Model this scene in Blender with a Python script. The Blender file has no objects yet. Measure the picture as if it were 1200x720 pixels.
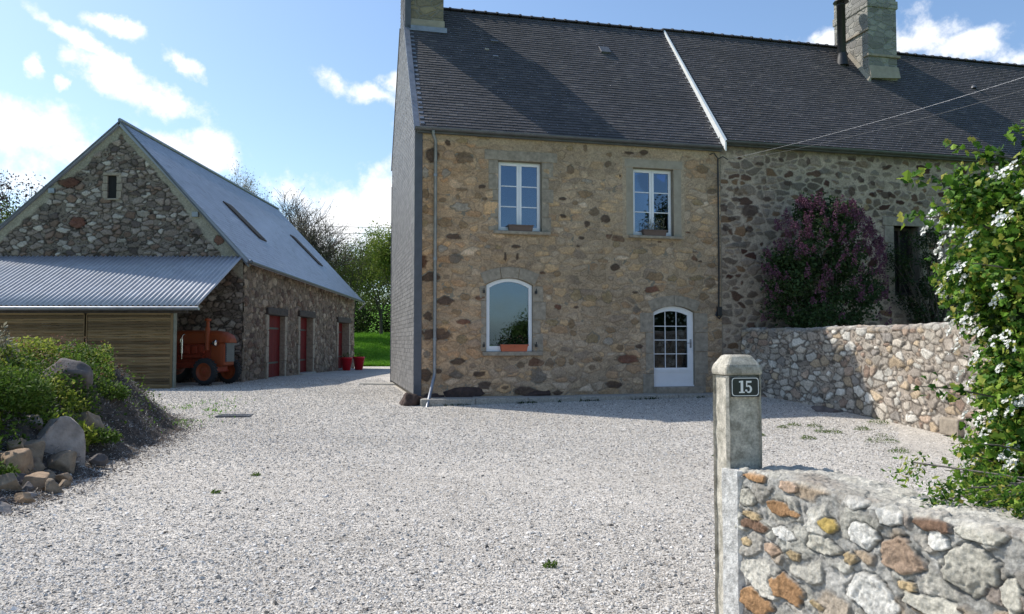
import bpy, math, random
import numpy as np
from mathutils import Vector, Matrix
from mathutils.geometry import tessellate_polygon
random.seed(7)
R = math.radians
sc = bpy.context.scene
COL = sc.collection
A0 = R(13.5)                      # the houses stand turned by this much
EYE = 1.65

# ------------------------------------------------------------------ terrain
FST='1.14,5.77,0.245,0.15,b;0.38,5.77,0.17,0.195,d;0.74,6.11,0.08,0.08,d;0.68,5.37,0.125,0.1,w;1.09,5,0.16,0.05,b;1.58,5.09,0.105,0.05,d;0.98,4.81,0.055,0.08,o;1.48,4.86,0.105,0.08,o;1.09,4.57,0.23,0.125,w;0.89,3.85,0.22,0.08,d;0.66,4.18,0.23,0.11,o;1.11,4.15,0.125,0.1,o;1.98,3.63,0.08,0.055,y;2.43,3.66,0.14,0.05,d;1.72,3.63,0.08,0.05,w;0.61,3.56,0.125,0.105,w;0.2,4.85,0.09,0.135,o;0.2,4.48,0.09,0.115,o;0.92,3.33,0.185,0.135,g;0.2,4.16,0.09,0.09,y;2.15,3.4,0.035,0.12,d;2.45,3.4,0.045,0.105,d;1.09,6.18,0.14,0.07,y;1.62,6.3,0.165,0.065,y;1.63,4.79,0.08,0.045,b;0.61,4.73,0.09,0.07,b;3.62,4.88,0.11,0.04,d;3.62,4.45,0.1,0.06,d;0.2,5.35,0.09,0.135,w;5.39,6.13,0.13,0.045,d;5.79,6.17,0.14,0.07,d;4.21,5.03,0.225,0.095,o;4.44,4.59,0.15,0.11,b;4.74,4.41,0.14,0.11,d;4.25,4.28,0.085,0.095,d;4.11,3.92,0.09,0.055,d;4.01,3.71,0.05,0.03,d;7.42,5.83,0.22,0.11,o;7.68,5.25,0.165,0.085,b;7.25,4.96,0.16,0.085,y;7.58,3.96,0.165,0.1,o;7.33,3.41,0.065,0.03,d;7.19,3.65,0.07,0.02,d;4.21,6.2,0.065,0.1,b;3.8,6.16,0.1,0.085,y;4.85,6.06,0.09,0.05,o;4.82,5.83,0.105,0.085,b;3.82,5.63,0.11,0.12,b;3.94,4.8,0.1,0.06,o;5.02,3.79,0.105,0.085,y;4.66,3.37,0.15,0.07,o;5.66,3.63,0.205,0.085,y;4.99,3.21,0.125,0.1,d;5.13,5.53,0.04,0.045,d;7.65,3.32,0.135,0.075,o;4.24,5.36,0.15,0.06,w;0.34,2.88,0.235,0.135,d;0.69,2.32,0.215,0.13,d;0.28,1.94,0.11,0.115,d;1.15,1.81,0.205,0.065,r;0.52,1.52,0.385,0.145,d;1.1,1.4,0.14,0.115,y;1.01,0.87,0.17,0.1,d;0.26,1.04,0.09,0.09,g;0.22,0.57,0.17,0.17,d;0.54,0.64,0.09,0.07,d;1.5,0.56,0.15,0.065,d;1.64,0.3,0.195,0.105,d;0.97,0.54,0.17,0.1,g;2.98,0.49,0.24,0.205,g;2.67,0.14,0.32,0.13,d;3.48,0.08,0.17,0.06,d;3.47,3.01,0.1,0.07,o;3.49,2.19,0.1,0.08,r;3.27,0.81,0.13,0.105,b;3.56,0.86,0.15,0.12,o;0.76,2.57,0.135,0.09,o;1.17,2.42,0.14,0.09,o;0.97,2.05,0.105,0.07,o;3.34,1.81,0.17,0.105,y;0.69,1.8,0.09,0.06,y;2.15,0.23,0.095,0.05,b;3.37,1.05,0.095,0.07,o;2.53,0.77,0.115,0.085,b;6.08,2.99,0.245,0.13,o;6.56,2.96,0.16,0.085,y;7.22,2.97,0.215,0.075,y;7.6,2.88,0.15,0.145,b;5.96,2.66,0.205,0.1,r;3.96,2.48,0.185,0.165,y;4.35,2.42,0.2,0.095,y;4.78,2.46,0.16,0.175,y;3.83,1.77,0.11,0.13,o;3.88,1.55,0.1,0.07,o;4.85,1.62,0.14,0.095,o;4.38,1.42,0.195,0.15,y;4.8,1.35,0.15,0.12,w;5.62,1.21,0.1,0.065,d;5.28,0.91,0.33,0.14,r;4.95,0.27,0.275,0.1,d;5.51,1.85,0.1,0.095,o;5.1,1.19,0.1,0.085,b;7.83,1.52,0.165,0.12,o;4.54,0.9,0.125,0.06,b;4.37,0.69,0.1,0.07,b;3.96,2.19,0.075,0.035,d;7.41,2.5,0.165,0.1,o;3.83,0.83,0.085,0.085,o;5.52,2.58,0.1,0.03,d;5.56,2.14,0.105,0.1,g;'
NST='8,4.83,0.17,0.135,d;8.79,4.79,0.265,0.185,d;8.38,5.08,0.145,0.075,d;8.48,5.29,0.235,0.095,b;8.26,4.55,0.12,0.075,d;8.08,4.29,0.13,0.08,d;8.75,4.29,0.135,0.085,d;9.29,5.12,0.14,0.075,d;9.11,6.06,0.15,0.055,d;9.74,6.19,0.09,0.065,d;9.95,5.58,0.155,0.085,d;10.29,6.47,0.155,0.055,b;10.57,6.2,0.075,0.1,d;11.17,6.25,0.13,0.055,g;11.63,6.2,0.22,0.065,b;12.25,6.21,0.26,0.1,b;12.18,5.8,0.125,0.105,d;11.9,5.46,0.15,0.135,d;12.65,6,0.16,0.095,g;12.63,5.39,0.095,0.08,d;12.98,5.4,0.2,0.115,d;13.01,6.17,0.15,0.055,d;13.1,4.88,0.135,0.075,g;12.48,4.45,0.09,0.085,d;12.91,4.67,0.17,0.07,d;12.35,5.03,0.1,0.1,y;14.07,5.22,0.12,0.05,d;12.16,4.04,0.105,0.07,d;12.32,3.92,0.115,0.065,b;12.58,5.71,0.09,0.07,d;10.48,5.44,0.085,0.07,d;9.22,5.6,0.09,0.09,b;8.45,3.88,0.25,0.085,g;13.66,5.73,0.06,0.075,d;11.53,5.89,0.11,0.11,g;11.06,5.96,0.19,0.085,g;11.46,5.42,0.125,0.07,d;'
WST='0.131,0.987,0.105,0.03,o;0.37,0.975,0.074,0.036,p;0.296,0.861,0.093,0.04,o;0.399,0.856,0.046,0.019,o;0.126,0.751,0.114,0.032,b;0.111,0.792,0.079,0.021,t;0.333,0.757,0.087,0.031,w;0.6,0.853,0.055,0.037,y;0.073,0.656,0.054,0.024,t;0.252,0.659,0.057,0.031,p;0.391,0.666,0.05,0.028,t;0.342,0.499,0.117,0.061,o;0.117,0.375,0.131,0.064,o;0.529,0.485,0.043,0.018,t;0.919,0.961,0.08,0.052,w;1.111,0.965,0.086,0.036,b;0.969,0.813,0.105,0.089,p;0.826,0.622,0.126,0.097,w;1.259,0.836,0.11,0.102,c;1.308,0.974,0.107,0.038,c;1.131,0.907,0.055,0.036,w;0.991,0.702,0.06,0.026,t;1.099,0.66,0.137,0.045,c;1.409,0.795,0.041,0.065,c;0.574,0.754,0.118,0.047,c;0.786,0.855,0.093,0.064,w;0.753,0.986,0.076,0.04,w;0.077,0.871,0.072,0.048,c;0.716,0.738,0.039,0.03,t;0.798,1.029,0.037,0.015,b;'
CLOUDS=[(-30.28, 12.45, 4.35, 2.48, 0), (-33.55, 13.17, 2.31, 1.73, 0), (-27.28, 11.48, 3.51, 2.85, 0), (-22.11, 12.76, 2.64, 1.77, 15), (-24.71, 12.91, 2.42, 1.3, 0), (-28.01, 17.02, 3.53, 1.07, 35), (-25.57, 16.13, 2.95, 1.03, 15), (-29.7, 18.83, 3.43, 0.61, 25), (-27.98, 20.15, 2.55, 0.61, 8), (-32.51, 17.16, 1.02, 0.66, 30), (-23.74, 18.26, 1.94, 0.84, 35), (-30.27, 16.26, 0.64, 0.49, 0), (-10.34, 17.56, 3.47, 1.04, 10), (-8.46, 18.47, 1.81, 1.39, 0), (-8.94, 15.8, 0.97, 0.5, 0), (-12.6, 8.37, 6.97, 3.19, 0), (-9.21, 10.01, 2.68, 3.35, 0), (-15.52, 10.5, 2.83, 1.56, 0), (-16.17, 6.11, 6.09, 3.16, 0), (22.24, 20.35, 2.21, 0.83, 0), (28.73, 19.62, 2.3, 1.59, 0), (30.9, 18.47, 4.1, 1.05, 8), (33.88, 17.36, 2.43, 1.03, 0), (-26.22, 9.68, 8.58, 2.18, 0)]
SKY_S, SUN_E, CLOUD_V, EXPO = .145, 4.5, 7.6, 0.2
def ss(t):
    t = np.clip(t, 0, 1)
    return t*t*(3-2*t)
def g(x, y):
    return .30*ss((y-13.5)/7.5) - .18*ss((y-26)/18) + 2.0*ss((y-48)/28) + 7*ss((y-78)/80)
def mound(x, y):
    xe = np.interp(y, [3, 7.5, 9, 11.3, 13.3, 14.6, 16.3, 19], [-4.3, -4.75, -4.95, -5.4, -5.75, -6.15, -7.1, -9.5])+.10*np.sin(y*4.1)+.07*np.sin(y*9.3+1)
    w = np.interp(y, [9, 12.5], [2.4, 1.7])
    return 1.2*ss((xe-x)/w)*(.35+.65*ss((y-6)/4))*(1-.75*ss((y-14.2)/4))

# ------------------------------------------------------------------ noise (numpy)
def _h(ix, iy, s):
    n = (ix.astype(np.int64)*374761393 + iy.astype(np.int64)*668265263 + s*1274126177) & 0xffffffff
    n = ((n ^ (n >> 13))*1274126177) & 0xffffffff
    n = ((n ^ (n >> 16))*2246822519) & 0xffffffff
    return ((n ^ (n >> 15)) & 0xffffff)/float(0xffffff)
def vnoise(x, y, s=0):
    ix = np.floor(x); iy = np.floor(y)
    fx = x-ix; fy = y-iy
    fx = fx*fx*(3-2*fx); fy = fy*fy*(3-2*fy)
    a = _h(ix, iy, s); b = _h(ix+1, iy, s); c = _h(ix, iy+1, s); d = _h(ix+1, iy+1, s)
    return (a+(b-a)*fx)*(1-fy)+(c+(d-c)*fx)*fy
def fbm(x, y, s=0, o=4):
    t = 0; a = .5; n = 0
    for i in range(o):
        t = t+a*vnoise(x*2**i+i*7.3, y*2**i+i*3.1, s+i); n += a; a *= .5
    return t/n

# ------------------------------------------------------------------ object helpers
def link(name, me, parent=None, mats=()):
    for m in mats: me.materials.append(m)
    o = bpy.data.objects.new(name, me); COL.objects.link(o)
    if parent is not None: o.parent = parent
    return o
def tag(o, label=None, cat=None, group=None, kind=None):
    for k, v in (('label', label), ('category', cat), ('group', group), ('kind', kind)):
        if v: o[k] = v
    return o
def thing(name, label, cat, loc=(0,0,0), rz=0, group=None):
    o = bpy.data.objects.new(name, None); COL.objects.link(o)
    o.empty_display_size = .2
    o.location = loc; o.rotation_euler = (0,0,rz)
    return tag(o, label, cat, group)
def np_mesh(name, V, F, col=None, smooth=False):
    V = np.asarray(V, np.float32); F = np.asarray(F, np.int32)
    me = bpy.data.meshes.new(name)
    me.vertices.add(len(V)); me.vertices.foreach_set('co', V.ravel())
    k = F.shape[1]
    me.loops.add(F.size); me.loops.foreach_set('vertex_index', F.ravel())
    me.polygons.add(len(F)); me.polygons.foreach_set('loop_start', np.arange(0, F.size, k, dtype=np.int32))
    me.polygons.foreach_set('use_smooth', np.full(len(F), bool(smooth)))
    me.update(calc_edges=True)
    if col is not None:
        a = me.color_attributes.new('Col', 'FLOAT_COLOR', 'POINT')
        c = np.ones((len(V), 4), np.float32); c[:, :3] = col
        a.data.foreach_set('color', c.ravel())
    return me

class MB:
    def __init__(s): s.v = []; s.f = []; s.m = []; s.s = []
    def add(s, V, F, m=0, smooth=False):
        b = len(s.v); s.v += [tuple(map(float, p)) for p in V]
        for f in F: s.f.append(tuple(i+b for i in f)); s.m.append(m); s.s.append(smooth)
        return s
    def box(s, a, b, m=0):
        (x0,y0,z0),(x1,y1,z1) = a, b
        V = [(x0,y0,z0),(x1,y0,z0),(x1,y1,z0),(x0,y1,z0),(x0,y0,z1),(x1,y0,z1),(x1,y1,z1),(x0,y1,z1)]
        return s.add(V, [(0,3,2,1),(4,5,6,7),(0,1,5,4),(1,2,6,5),(2,3,7,6),(3,0,4,7)], m)
    def hexa(s, V, m=0):   # 8 points: bottom ring, top ring
        return s.add(V, [(0,3,2,1),(4,5,6,7),(0,1,5,4),(1,2,6,5),(2,3,7,6),(3,0,4,7)], m)
    def tube(s, pts, rad, n=8, m=0, caps=True, smooth=True):
        pts = [Vector(p) for p in pts]
        if not hasattr(rad, '__len__'): rad = [rad]*len(pts)
        V = []; F = []; ref = None
        for i, p in enumerate(pts):
            d = (pts[min(i+1, len(pts)-1)]-pts[max(i-1, 0)]).normalized()
            if ref is None: ref = Vector((0,0,1)) if abs(d.z) < .9 else Vector((1,0,0))
            x = d.cross(ref).normalized(); y = x.cross(d).normalized(); ref = y
            for k in range(n):
                a = 2*math.pi*k/n
                V.append(p+(x*math.cos(a)+y*math.sin(a))*rad[i])
        for i in range(len(pts)-1):
            for k in range(n):
                F.append((i*n+k, i*n+(k+1)%n, (i+1)*n+(k+1)%n, (i+1)*n+k))
        s.add(V, F, m, smooth)
        if caps:
            s.add(V[:n], [tuple(range(n))], m); s.add(V[-n:], [tuple(range(n))[::-1]], m)
        return s
    def lathe(s, prof, c=(0,0,0), n=20, m=0, ax='z', smooth=True):
        V = []; F = []
        for r, h in prof:
            for k in range(n):
                a = 2*math.pi*k/n; x = r*math.cos(a); y = r*math.sin(a)
                V.append({'z':(c[0]+x,c[1]+y,c[2]+h),'y':(c[0]+x,c[1]+h,c[2]+y),'x':(c[0]+h,c[1]+x,c[2]+y)}[ax])
        for i in range(len(prof)-1):
            for k in range(n): F.append((i*n+k, i*n+(k+1)%n, (i+1)*n+(k+1)%n, (i+1)*n+k))
        return s.add(V, F, m, smooth)
    def plate(s, outer, holes, y0, y1, m=0):   # polygon in the xz plane given thickness along y
        loops = [outer]+list(holes)
        P = [[Vector((x, z, 0)) for x, z in l] for l in loops]
        flat = [p for l in loops for p in l]; n = len(flat)
        T = tessellate_polygon(P)
        V = [(x, y0, z) for x, z in flat]+[(x, y1, z) for x, z in flat]
        F = []
        for t in T:
            F.append(tuple(t)); F.append(tuple(i+n for i in t[::-1]))
        o = 0
        for l in loops:
            k = len(l)
            for i in range(k):
                a = o+i; b = o+(i+1)%k; F.append((a, b, b+n, a+n))
            o += k
        return s.add(V, F, m)
    def mesh(s, name='m'):
        me = bpy.data.meshes.new(name); me.from_pydata(s.v, [], s.f)
        me.polygons.foreach_set('material_index', s.m); me.polygons.foreach_set('use_smooth', s.s)
        me.update(); return me
    def build(s, name, mats, parent=None, bevel=0, recalc=True):
        me = s.mesh(name)
        if recalc:
            import bmesh
            b = bmesh.new(); b.from_mesh(me); bmesh.ops.recalc_face_normals(b, faces=b.faces); b.to_mesh(me); b.free()
        if not isinstance(mats, (list, tuple)): mats = [mats]
        o = link(name, me, parent, mats)
        if bevel:
            md = o.modifiers.new('b', 'BEVEL'); md.width = bevel; md.segments = 2; md.limit_method = 'ANGLE'
        return o
def arch(x0, x1, z0, z1, rise, n=14):
    pts = [(x0, z0), (x1, z0)]
    for i in range(n+1):
        t = i/n; x = x1+(x0-x1)*t
        pts.append((x, z1-rise+rise*(1-(2*t-1)**2)))
    return pts
def rect(x0, x1, z0, z1): return [(x0,z0),(x1,z0),(x1,z1),(x0,z1)]

# ------------------------------------------------------------------ materials
def nodes(name):
    m = bpy.data.materials.new(name); m.use_nodes = True
    nt = m.node_tree; b = nt.nodes['Principled BSDF']
    return m, nt, b, nt.nodes.new, nt.links.new
def bumpnode(nt, hsock, strength, dist, b):
    n = nt.nodes.new('ShaderNodeBump'); n.inputs['Strength'].default_value = strength; n.inputs['Distance'].default_value = dist
    nt.links.new(hsock, n.inputs['Height']); nt.links.new(n.outputs[0], b.inputs['Normal']); return n
def tex(nt, kind, scale, coord='Object', **kw):
    t = nt.nodes.new(kind)
    tc = nt.nodes.get('TC') or nt.nodes.new('ShaderNodeTexCoord'); tc.name = 'TC'
    nt.links.new(tc.outputs[coord], t.inputs['Vector']); t.inputs['Scale'].default_value = scale
    for k, v in kw.items(): t.inputs[k].default_value = v
    return t
def ramp(nt, sock, stops, interp='LINEAR'):
    r = nt.nodes.new('ShaderNodeValToRGB'); r.color_ramp.interpolation = interp
    e = r.color_ramp.elements
    while len(e) < len(stops): e.new(.5)
    for el, (p, c) in zip(e, stops):
        el.position = p; el.color = (*c, 1) if len(c) == 3 else c
    nt.links.new(sock, r.inputs[0]); return r
def mixc(nt, fac, a, b, mode='MIX'):
    n = nt.nodes.new('ShaderNodeMix'); n.data_type = 'RGBA'; n.blend_type = mode
    for i, v in ((0, fac), (6, a), (7, b)):
        if isinstance(v, (int, float)): n.inputs[i].default_value = v
        elif isinstance(v, tuple): n.inputs[i].default_value = (*v, 1)
        else: nt.links.new(v, n.inputs[i])
    return n.outputs[2]
def m_plain(name, c, rough=.6, metal=0, var=.15, scale=6, bump=.0, bscale=40, spec=.5, c2=None, coat=0):
    m, nt, b, N, L = nodes(name)
    b.inputs['Roughness'].default_value = rough; b.inputs['Metallic'].default_value = metal
    b.inputs['Specular IOR Level'].default_value = spec; b.inputs['Coat Weight'].default_value = coat
    n1 = tex(nt, 'ShaderNodeTexNoise', scale, Detail=8.0, Roughness=.65)
    lo = tuple(max(0, v*(1-var)) for v in c); hi = c2 or tuple(v*(1+var) for v in c)
    r = ramp(nt, n1.outputs[0], [(.32, lo), (.68, hi)])
    L(r.outputs[0], b.inputs['Base Color'])
    if bump:
        n2 = tex(nt, 'ShaderNodeTexNoise', bscale, Detail=6.0, Roughness=.7)
        bumpnode(nt, n2.outputs[0], 1, bump, b)
    return m
def m_attr(name, rough=.92, var=.3, scale=18, bump=.012, bscale=45, stain=.2, stainscale=.7):
    m, nt, b, N, L = nodes(name)
    a = N('ShaderNodeAttribute'); a.attribute_name = 'Col'
    n1 = tex(nt, 'ShaderNodeTexNoise', scale, Detail=10.0, Roughness=.75)
    r1 = ramp(nt, n1.outputs[0], [(.25, (1-var,)*3), (.75, (1+var,)*3)])
    c = mixc(nt, 1.0, a.outputs[0], r1.outputs[0], 'MULTIPLY')
    n2 = tex(nt, 'ShaderNodeTexNoise', stainscale, Detail=6.0, Roughness=.6)
    r2 = ramp(nt, n2.outputs[0], [(.35, (1-stain,1-stain,1-stain*1.05)), (.65, (1+stain*.5,)*3)])
    c = mixc(nt, 1.0, c, r2.outputs[0], 'MULTIPLY')
    L(c, b.inputs['Base Color']); b.inputs['Roughness'].default_value = rough
    b.inputs['Specular IOR Level'].default_value = .25
    n3 = tex(nt, 'ShaderNodeTexNoise', bscale, Detail=10.0, Roughness=.75)
    bumpnode(nt, n3.outputs[0], 1, bump, b)
    return m
def m_island(name, stops, rough=.5, bump=0, bscale=60, spec=.5, stain=None, transl=0, stainscale=.6):
    m, nt, b, N, L = nodes(name)
    gm = N('ShaderNodeNewGeometry')
    r = ramp(nt, gm.outputs['Random Per Island'], stops)
    c = r.outputs[0]
    if stain:
        n2 = tex(nt, 'ShaderNodeTexNoise', stainscale, Detail=8.0, Roughness=.65)
        r2 = ramp(nt, n2.outputs[0], [(.4, (1,1,1)), (.7, stain)])
        c = mixc(nt, 1.0, c, r2.outputs[0], 'MULTIPLY')
    L(c, b.inputs['Base Color']); b.inputs['Roughness'].default_value = rough; b.inputs['Specular IOR Level'].default_value = spec
    if bump:
        n3 = tex(nt, 'ShaderNodeTexNoise', bscale, Detail=6.0); bumpnode(nt, n3.outputs[0], 1, bump, b)
    if transl:
        t = N('ShaderNodeBsdfTranslucent'); L(c, t.inputs[0])
        x = N('ShaderNodeMixShader'); x.inputs[0].default_value = transl
        L(b.outputs[0], x.inputs[1]); L(t.outputs[0], x.inputs[2]); L(x.outputs[0], nt.nodes['Material Output'].inputs[0])
    return m
def m_glass(name, ior=2.3):
    m, nt, b, N, L = nodes(name)
    nt.nodes.remove(b)
    f = N('ShaderNodeFresnel'); f.inputs[0].default_value = ior
    t = N('ShaderNodeBsdfTransparent'); t.inputs[0].default_value = (.42,.45,.47,1)
    gl = N('ShaderNodeBsdfGlossy'); gl.inputs['Roughness'].default_value = .015; gl.inputs[0].default_value = (.62,.78,1,1)
    n = tex(nt, 'ShaderNodeTexNoise', 1.5, Detail=1.0)
    bp = N('ShaderNodeBump'); bp.inputs['Strength'].default_value = .15; bp.inputs['Distance'].default_value = .02
    L(n.outputs[0], bp.inputs['Height']); L(bp.outputs[0], gl.inputs['Normal'])
    x = N('ShaderNodeMixShader'); L(f.outputs[0], x.inputs[0]); L(t.outputs[0], x.inputs[1]); L(gl.outputs[0], x.inputs[2])
    L(x.outputs[0], nt.nodes['Material Output'].inputs[0]); return m
def m_masonry(name, palette, mortar, scale=(4.5,4.5,7), mw=.06):
    m, nt, b, N, L = nodes(name)
    tc = N('ShaderNodeTexCoord'); mp = N('ShaderNodeMapping'); mp.inputs['Scale'].default_value = scale
    nz = N('ShaderNodeTexNoise'); nz.inputs['Scale'].default_value = 3; nz.inputs['Detail'].default_value = 4
    L(tc.outputs['Object'], nz.inputs['Vector'])
    va = N('ShaderNodeVectorMath'); va.operation = 'MULTIPLY_ADD'; va.inputs[1].default_value = (.12,.12,.12)
    L(nz.outputs['Color'], va.inputs[0]); L(tc.outputs['Object'], va.inputs[2]); L(va.outputs[0], mp.inputs[0])
    v1 = N('ShaderNodeTexVoronoi'); v2 = N('ShaderNodeTexVoronoi'); v2.feature = 'DISTANCE_TO_EDGE'
    for v in (v1, v2): v.inputs['Scale'].default_value = 1; L(mp.outputs[0], v.inputs['Vector'])
    sep = N('ShaderNodeSeparateColor'); L(v1.outputs['Color'], sep.inputs[0])
    r = ramp(nt, sep.outputs[0], palette, 'LINEAR')
    n1 = tex(nt, 'ShaderNodeTexNoise', 22, Detail=10.0, Roughness=.75)
    r1 = ramp(nt, n1.outputs[0], [(.3, (.7,)*3), (.7, (1.25,)*3)])
    c = mixc(nt, 1.0, r.outputs[0], r1.outputs[0], 'MULTIPLY')
    e = ramp(nt, v2.outputs['Distance'], [(mw*.5, (0,0,0)), (mw*1.6, (1,1,1))])
    c = mixc(nt, e.outputs[0], mortar, c)
    L(c, b.inputs['Base Color']); b.inputs['Roughness'].default_value = .92
    ad = N('ShaderNodeMath'); ad.operation = 'MULTIPLY_ADD'; L(n1.outputs[0], ad.inputs[0]); ad.inputs[1].default_value = .5; L(e.outputs[0], ad.inputs[2])
    bumpnode(nt, ad.outputs[0], 1, .025, b)
    return m

M = {}
M['facade'] = m_attr('facade_stone', scale=26, var=.55, bump=.014, bscale=28, stain=.16, stainscale=.55)
M['rubble'] = m_attr('rubble_stone', scale=22, var=.6, bump=.02, bscale=30, stain=.15)
M['near_stone'] = m_attr('near_stone', scale=48, var=.5, bump=.010, bscale=110, stain=.15, stainscale=5)
M['mortar'] = m_plain('mortar', (.24,.205,.155), .95, bump=.01, bscale=30, var=.25, scale=3)
M['granite'] = m_plain('granite', (.315,.265,.205), .9, bump=.012, bscale=35, var=.3, scale=9)
M['cement'] = m_plain('cement_render', (.34,.295,.23), .95, bump=.004, bscale=40, var=.15, scale=4)
M['concrete'] = m_plain('old_concrete', (.34,.32,.28), .93, bump=.006, bscale=90, var=.35, scale=28)
M['postconc'] = m_attr('lichened_concrete', scale=70, var=.55, bump=.008, bscale=130, stain=.42, stainscale=14)
M['whitewash'] = m_plain('whitewash', (.60,.585,.55), .9, bump=.012, bscale=60, var=.45, scale=26)
M['darkstone'] = m_plain('dark_stone', (.06,.036,.028), .85, bump=.03, bscale=12, var=.45, scale=8)
M['slate'] = m_island('roof_slate', [(0,(.036,.031,.034)),(.5,(.053,.046,.049)),(.93,(.07,.06,.063)),(1,(.11,.095,.09))], .78, .002, 50, 1.0, stain=(.62,.6,.55))
M['slate_old'] = m_island('roof_slate_old', [(0,(.033,.027,.027)),(.5,(.05,.041,.042)),(.93,(.067,.056,.056)),(1,(.11,.09,.082))], .78, .002, 50, 1.0, stain=(.7,.65,.55))
M['slate_gable'] = m_island('gable_slate', [(0,(.135,.13,.125)),(1,(.225,.215,.205))], .55, .002, 50, .5)
M['slate_barn'] = m_island('barn_slate', [(0,(.25,.275,.33)),(.85,(.31,.34,.40)),(.95,(.2,.22,.26)),(1,(.38,.40,.44))], .42, .002, 50, .6, stain=(.85,.85,.85))
M['ridge'] = m_plain('ridge_tile', (.05,.045,.045), .7, bump=.01)
M['hook'] = m_plain('hook_metal', (.75,.75,.75), .35, 1, var=.1)
M['zinc'] = m_plain('zinc', (.27,.28,.3), .45, .7, var=.2, scale=5)
M['zinc_dark'] = m_plain('zinc_dark', (.12,.125,.135), .5, .4, var=.2, scale=5)
M['zinc_trim'] = m_plain('blue_grey_trim', (.085,.09,.105), .6, 0, var=.15, scale=5)
M['white_metal'] = m_plain('white_flashing', (.82,.82,.8), .4, 0, var=.05)
M['pvc'] = m_plain('white_pvc', (.8,.8,.82), .35, 0, var=.03)
M['glass'] = m_glass('window_glass'); M['door_glass'] = m_glass('door_glass', 1.55)
M['inside'] = m_plain('interior_plaster', (.22,.2,.18), .9)
M['curtain'] = m_plain('curtain', (.6,.6,.62), .9, bump=.01, bscale=10)
M['black'] = m_plain('black_metal', (.018,.018,.02), .5, 0, var=.2)
M['blackhole'] = m_plain('opening_dark', (.012,.011,.011), .9)  # near-black colour stands in for the unlit inside of openings
M['terracotta'] = m_plain('terracotta', (.5,.13,.06), .7, var=.1)
M['brown_pl'] = m_plain('brown_plastic', (.13,.085,.07), .6, var=.1)
M['corr'] = m_plain('fibre_cement', (.42,.43,.455), .6, 0, var=.14, scale=2.5, bump=.001)
M['fence'] = m_island('woven_wood', [(0,(.10,.06,.024)),(.5,(.19,.118,.048)),(1,(.28,.18,.08))], .8, .004, 30)
M['post_wood'] = m_plain('treated_post', (.22,.22,.17), .8, bump=.004, var=.2)
M['oldwood'] = m_plain('weathered_oak', (.06,.045,.038), .85, bump=.02, bscale=14, var=.4)
M['red_paint'] = m_plain('red_door_paint', (.13,.005,.006), .7, var=.25, spec=.2, bump=.003)
M['orange'] = m_plain('tractor_paint', (.33,.058,.008), .6, scale=11, c2=(.24,.05,.014))
M['dark_red'] = m_plain('tractor_engine', (.28,.04,.015), .6, var=.35, scale=14)
M['rubber'] = m_plain('tyre_rubber', (.022,.022,.024), .8, var=.2)
M['chrome'] = m_plain('chrome', (.75,.75,.75), .2, 1, var=.05)
M['red_plastic'] = m_plain('red_plastic', (.6,.015,.03), .35, var=.08)
M['soil'] = m_plain('soil', (.085,.066,.052), .95, bump=.03, bscale=25, var=.5, scale=12)
M['rockA'] = m_plain('field_stone_grey', (.30,.26,.23), .9, bump=.02, bscale=14, var=.35, scale=6)
M['rockB'] = m_plain('field_stone_brown', (.26,.2,.14), .9, bump=.02, bscale=14, var=.4, scale=7)
M['rockC'] = m_plain('field_stone_ochre', (.36,.25,.16), .9, bump=.02, bscale=14, var=.35, scale=7)
M['rockD'] = m_plain('field_stone_dark', (.12,.105,.1), .9, bump=.02, bscale=12, var=.35, scale=6)
M['bark'] = m_plain('bark', (.09,.075,.06), .9, bump=.02, bscale=20, var=.35)
M['bark_pale'] = m_plain('bark_pale', (.17,.15,.125), .9, bump=.02, bscale=20, var=.3)
def leafm(n, cols, tr=.35, rough=.6, spec=.18): 
    k = len(cols)-1
    return m_island(n, [(i/k, c) for i, c in enumerate(cols)], rough, spec=spec, transl=tr)
M['lf_haw'] = leafm('hawthorn_leaf', [(.018,.05,.008),(.035,.095,.012),(.06,.15,.016),(.12,.25,.025),(.25,.37,.05),(.36,.32,.07)], .35)
M['lf_lilac'] = leafm('lilac_leaf', [(.025,.05,.018),(.04,.075,.025),(.055,.09,.03)], .2)
M['fl_lilac'] = leafm('lilac_floret', [(.08,.03,.055),(.13,.052,.09),(.23,.11,.16)], .15, .8)
M['fl_white'] = leafm('white_petal', [(.75,.75,.7),(.85,.85,.82)], .25, .6)
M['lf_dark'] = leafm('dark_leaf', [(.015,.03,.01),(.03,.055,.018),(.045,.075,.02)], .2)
M['lf_yel'] = leafm('bright_leaf', [(.06,.10,.014),(.16,.22,.025),(.30,.35,.05),(.42,.42,.10)], .45)
M['lf_mid'] = leafm('green_leaf', [(.04,.07,.012),(.08,.15,.02),(.16,.24,.04)], .4)
M['lf_red'] = leafm('reddish_leaf', [(.2,.08,.06),(.28,.13,.1),(.14,.12,.04)], .3)
M['lf_tree'] = leafm('spring_leaf', [(.09,.14,.025),(.17,.24,.04),(.26,.31,.06)], .35)
M['lf_tree2'] = leafm('field_tree_leaf', [(.06,.095,.022),(.10,.15,.033),(.16,.21,.05)], .3)
M['lf_purple'] = leafm('brown_red_bud', [(.045,.03,.03),(.075,.05,.045)], .2)
M['lf_bud'] = leafm('pale_bud', [(.2,.19,.12),(.3,.28,.2)], .3)
M['grassb'] = leafm('grass_blade', [(.09,.22,.015),(.14,.32,.025),(.2,.38,.04)], .35)
M['chips'] = m_island('twig_litter', [(0,(.06,.045,.038)),(.5,(.17,.14,.12)),(.85,(.30,.27,.24)),(1,(.50,.47,.44))], .7)
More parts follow.
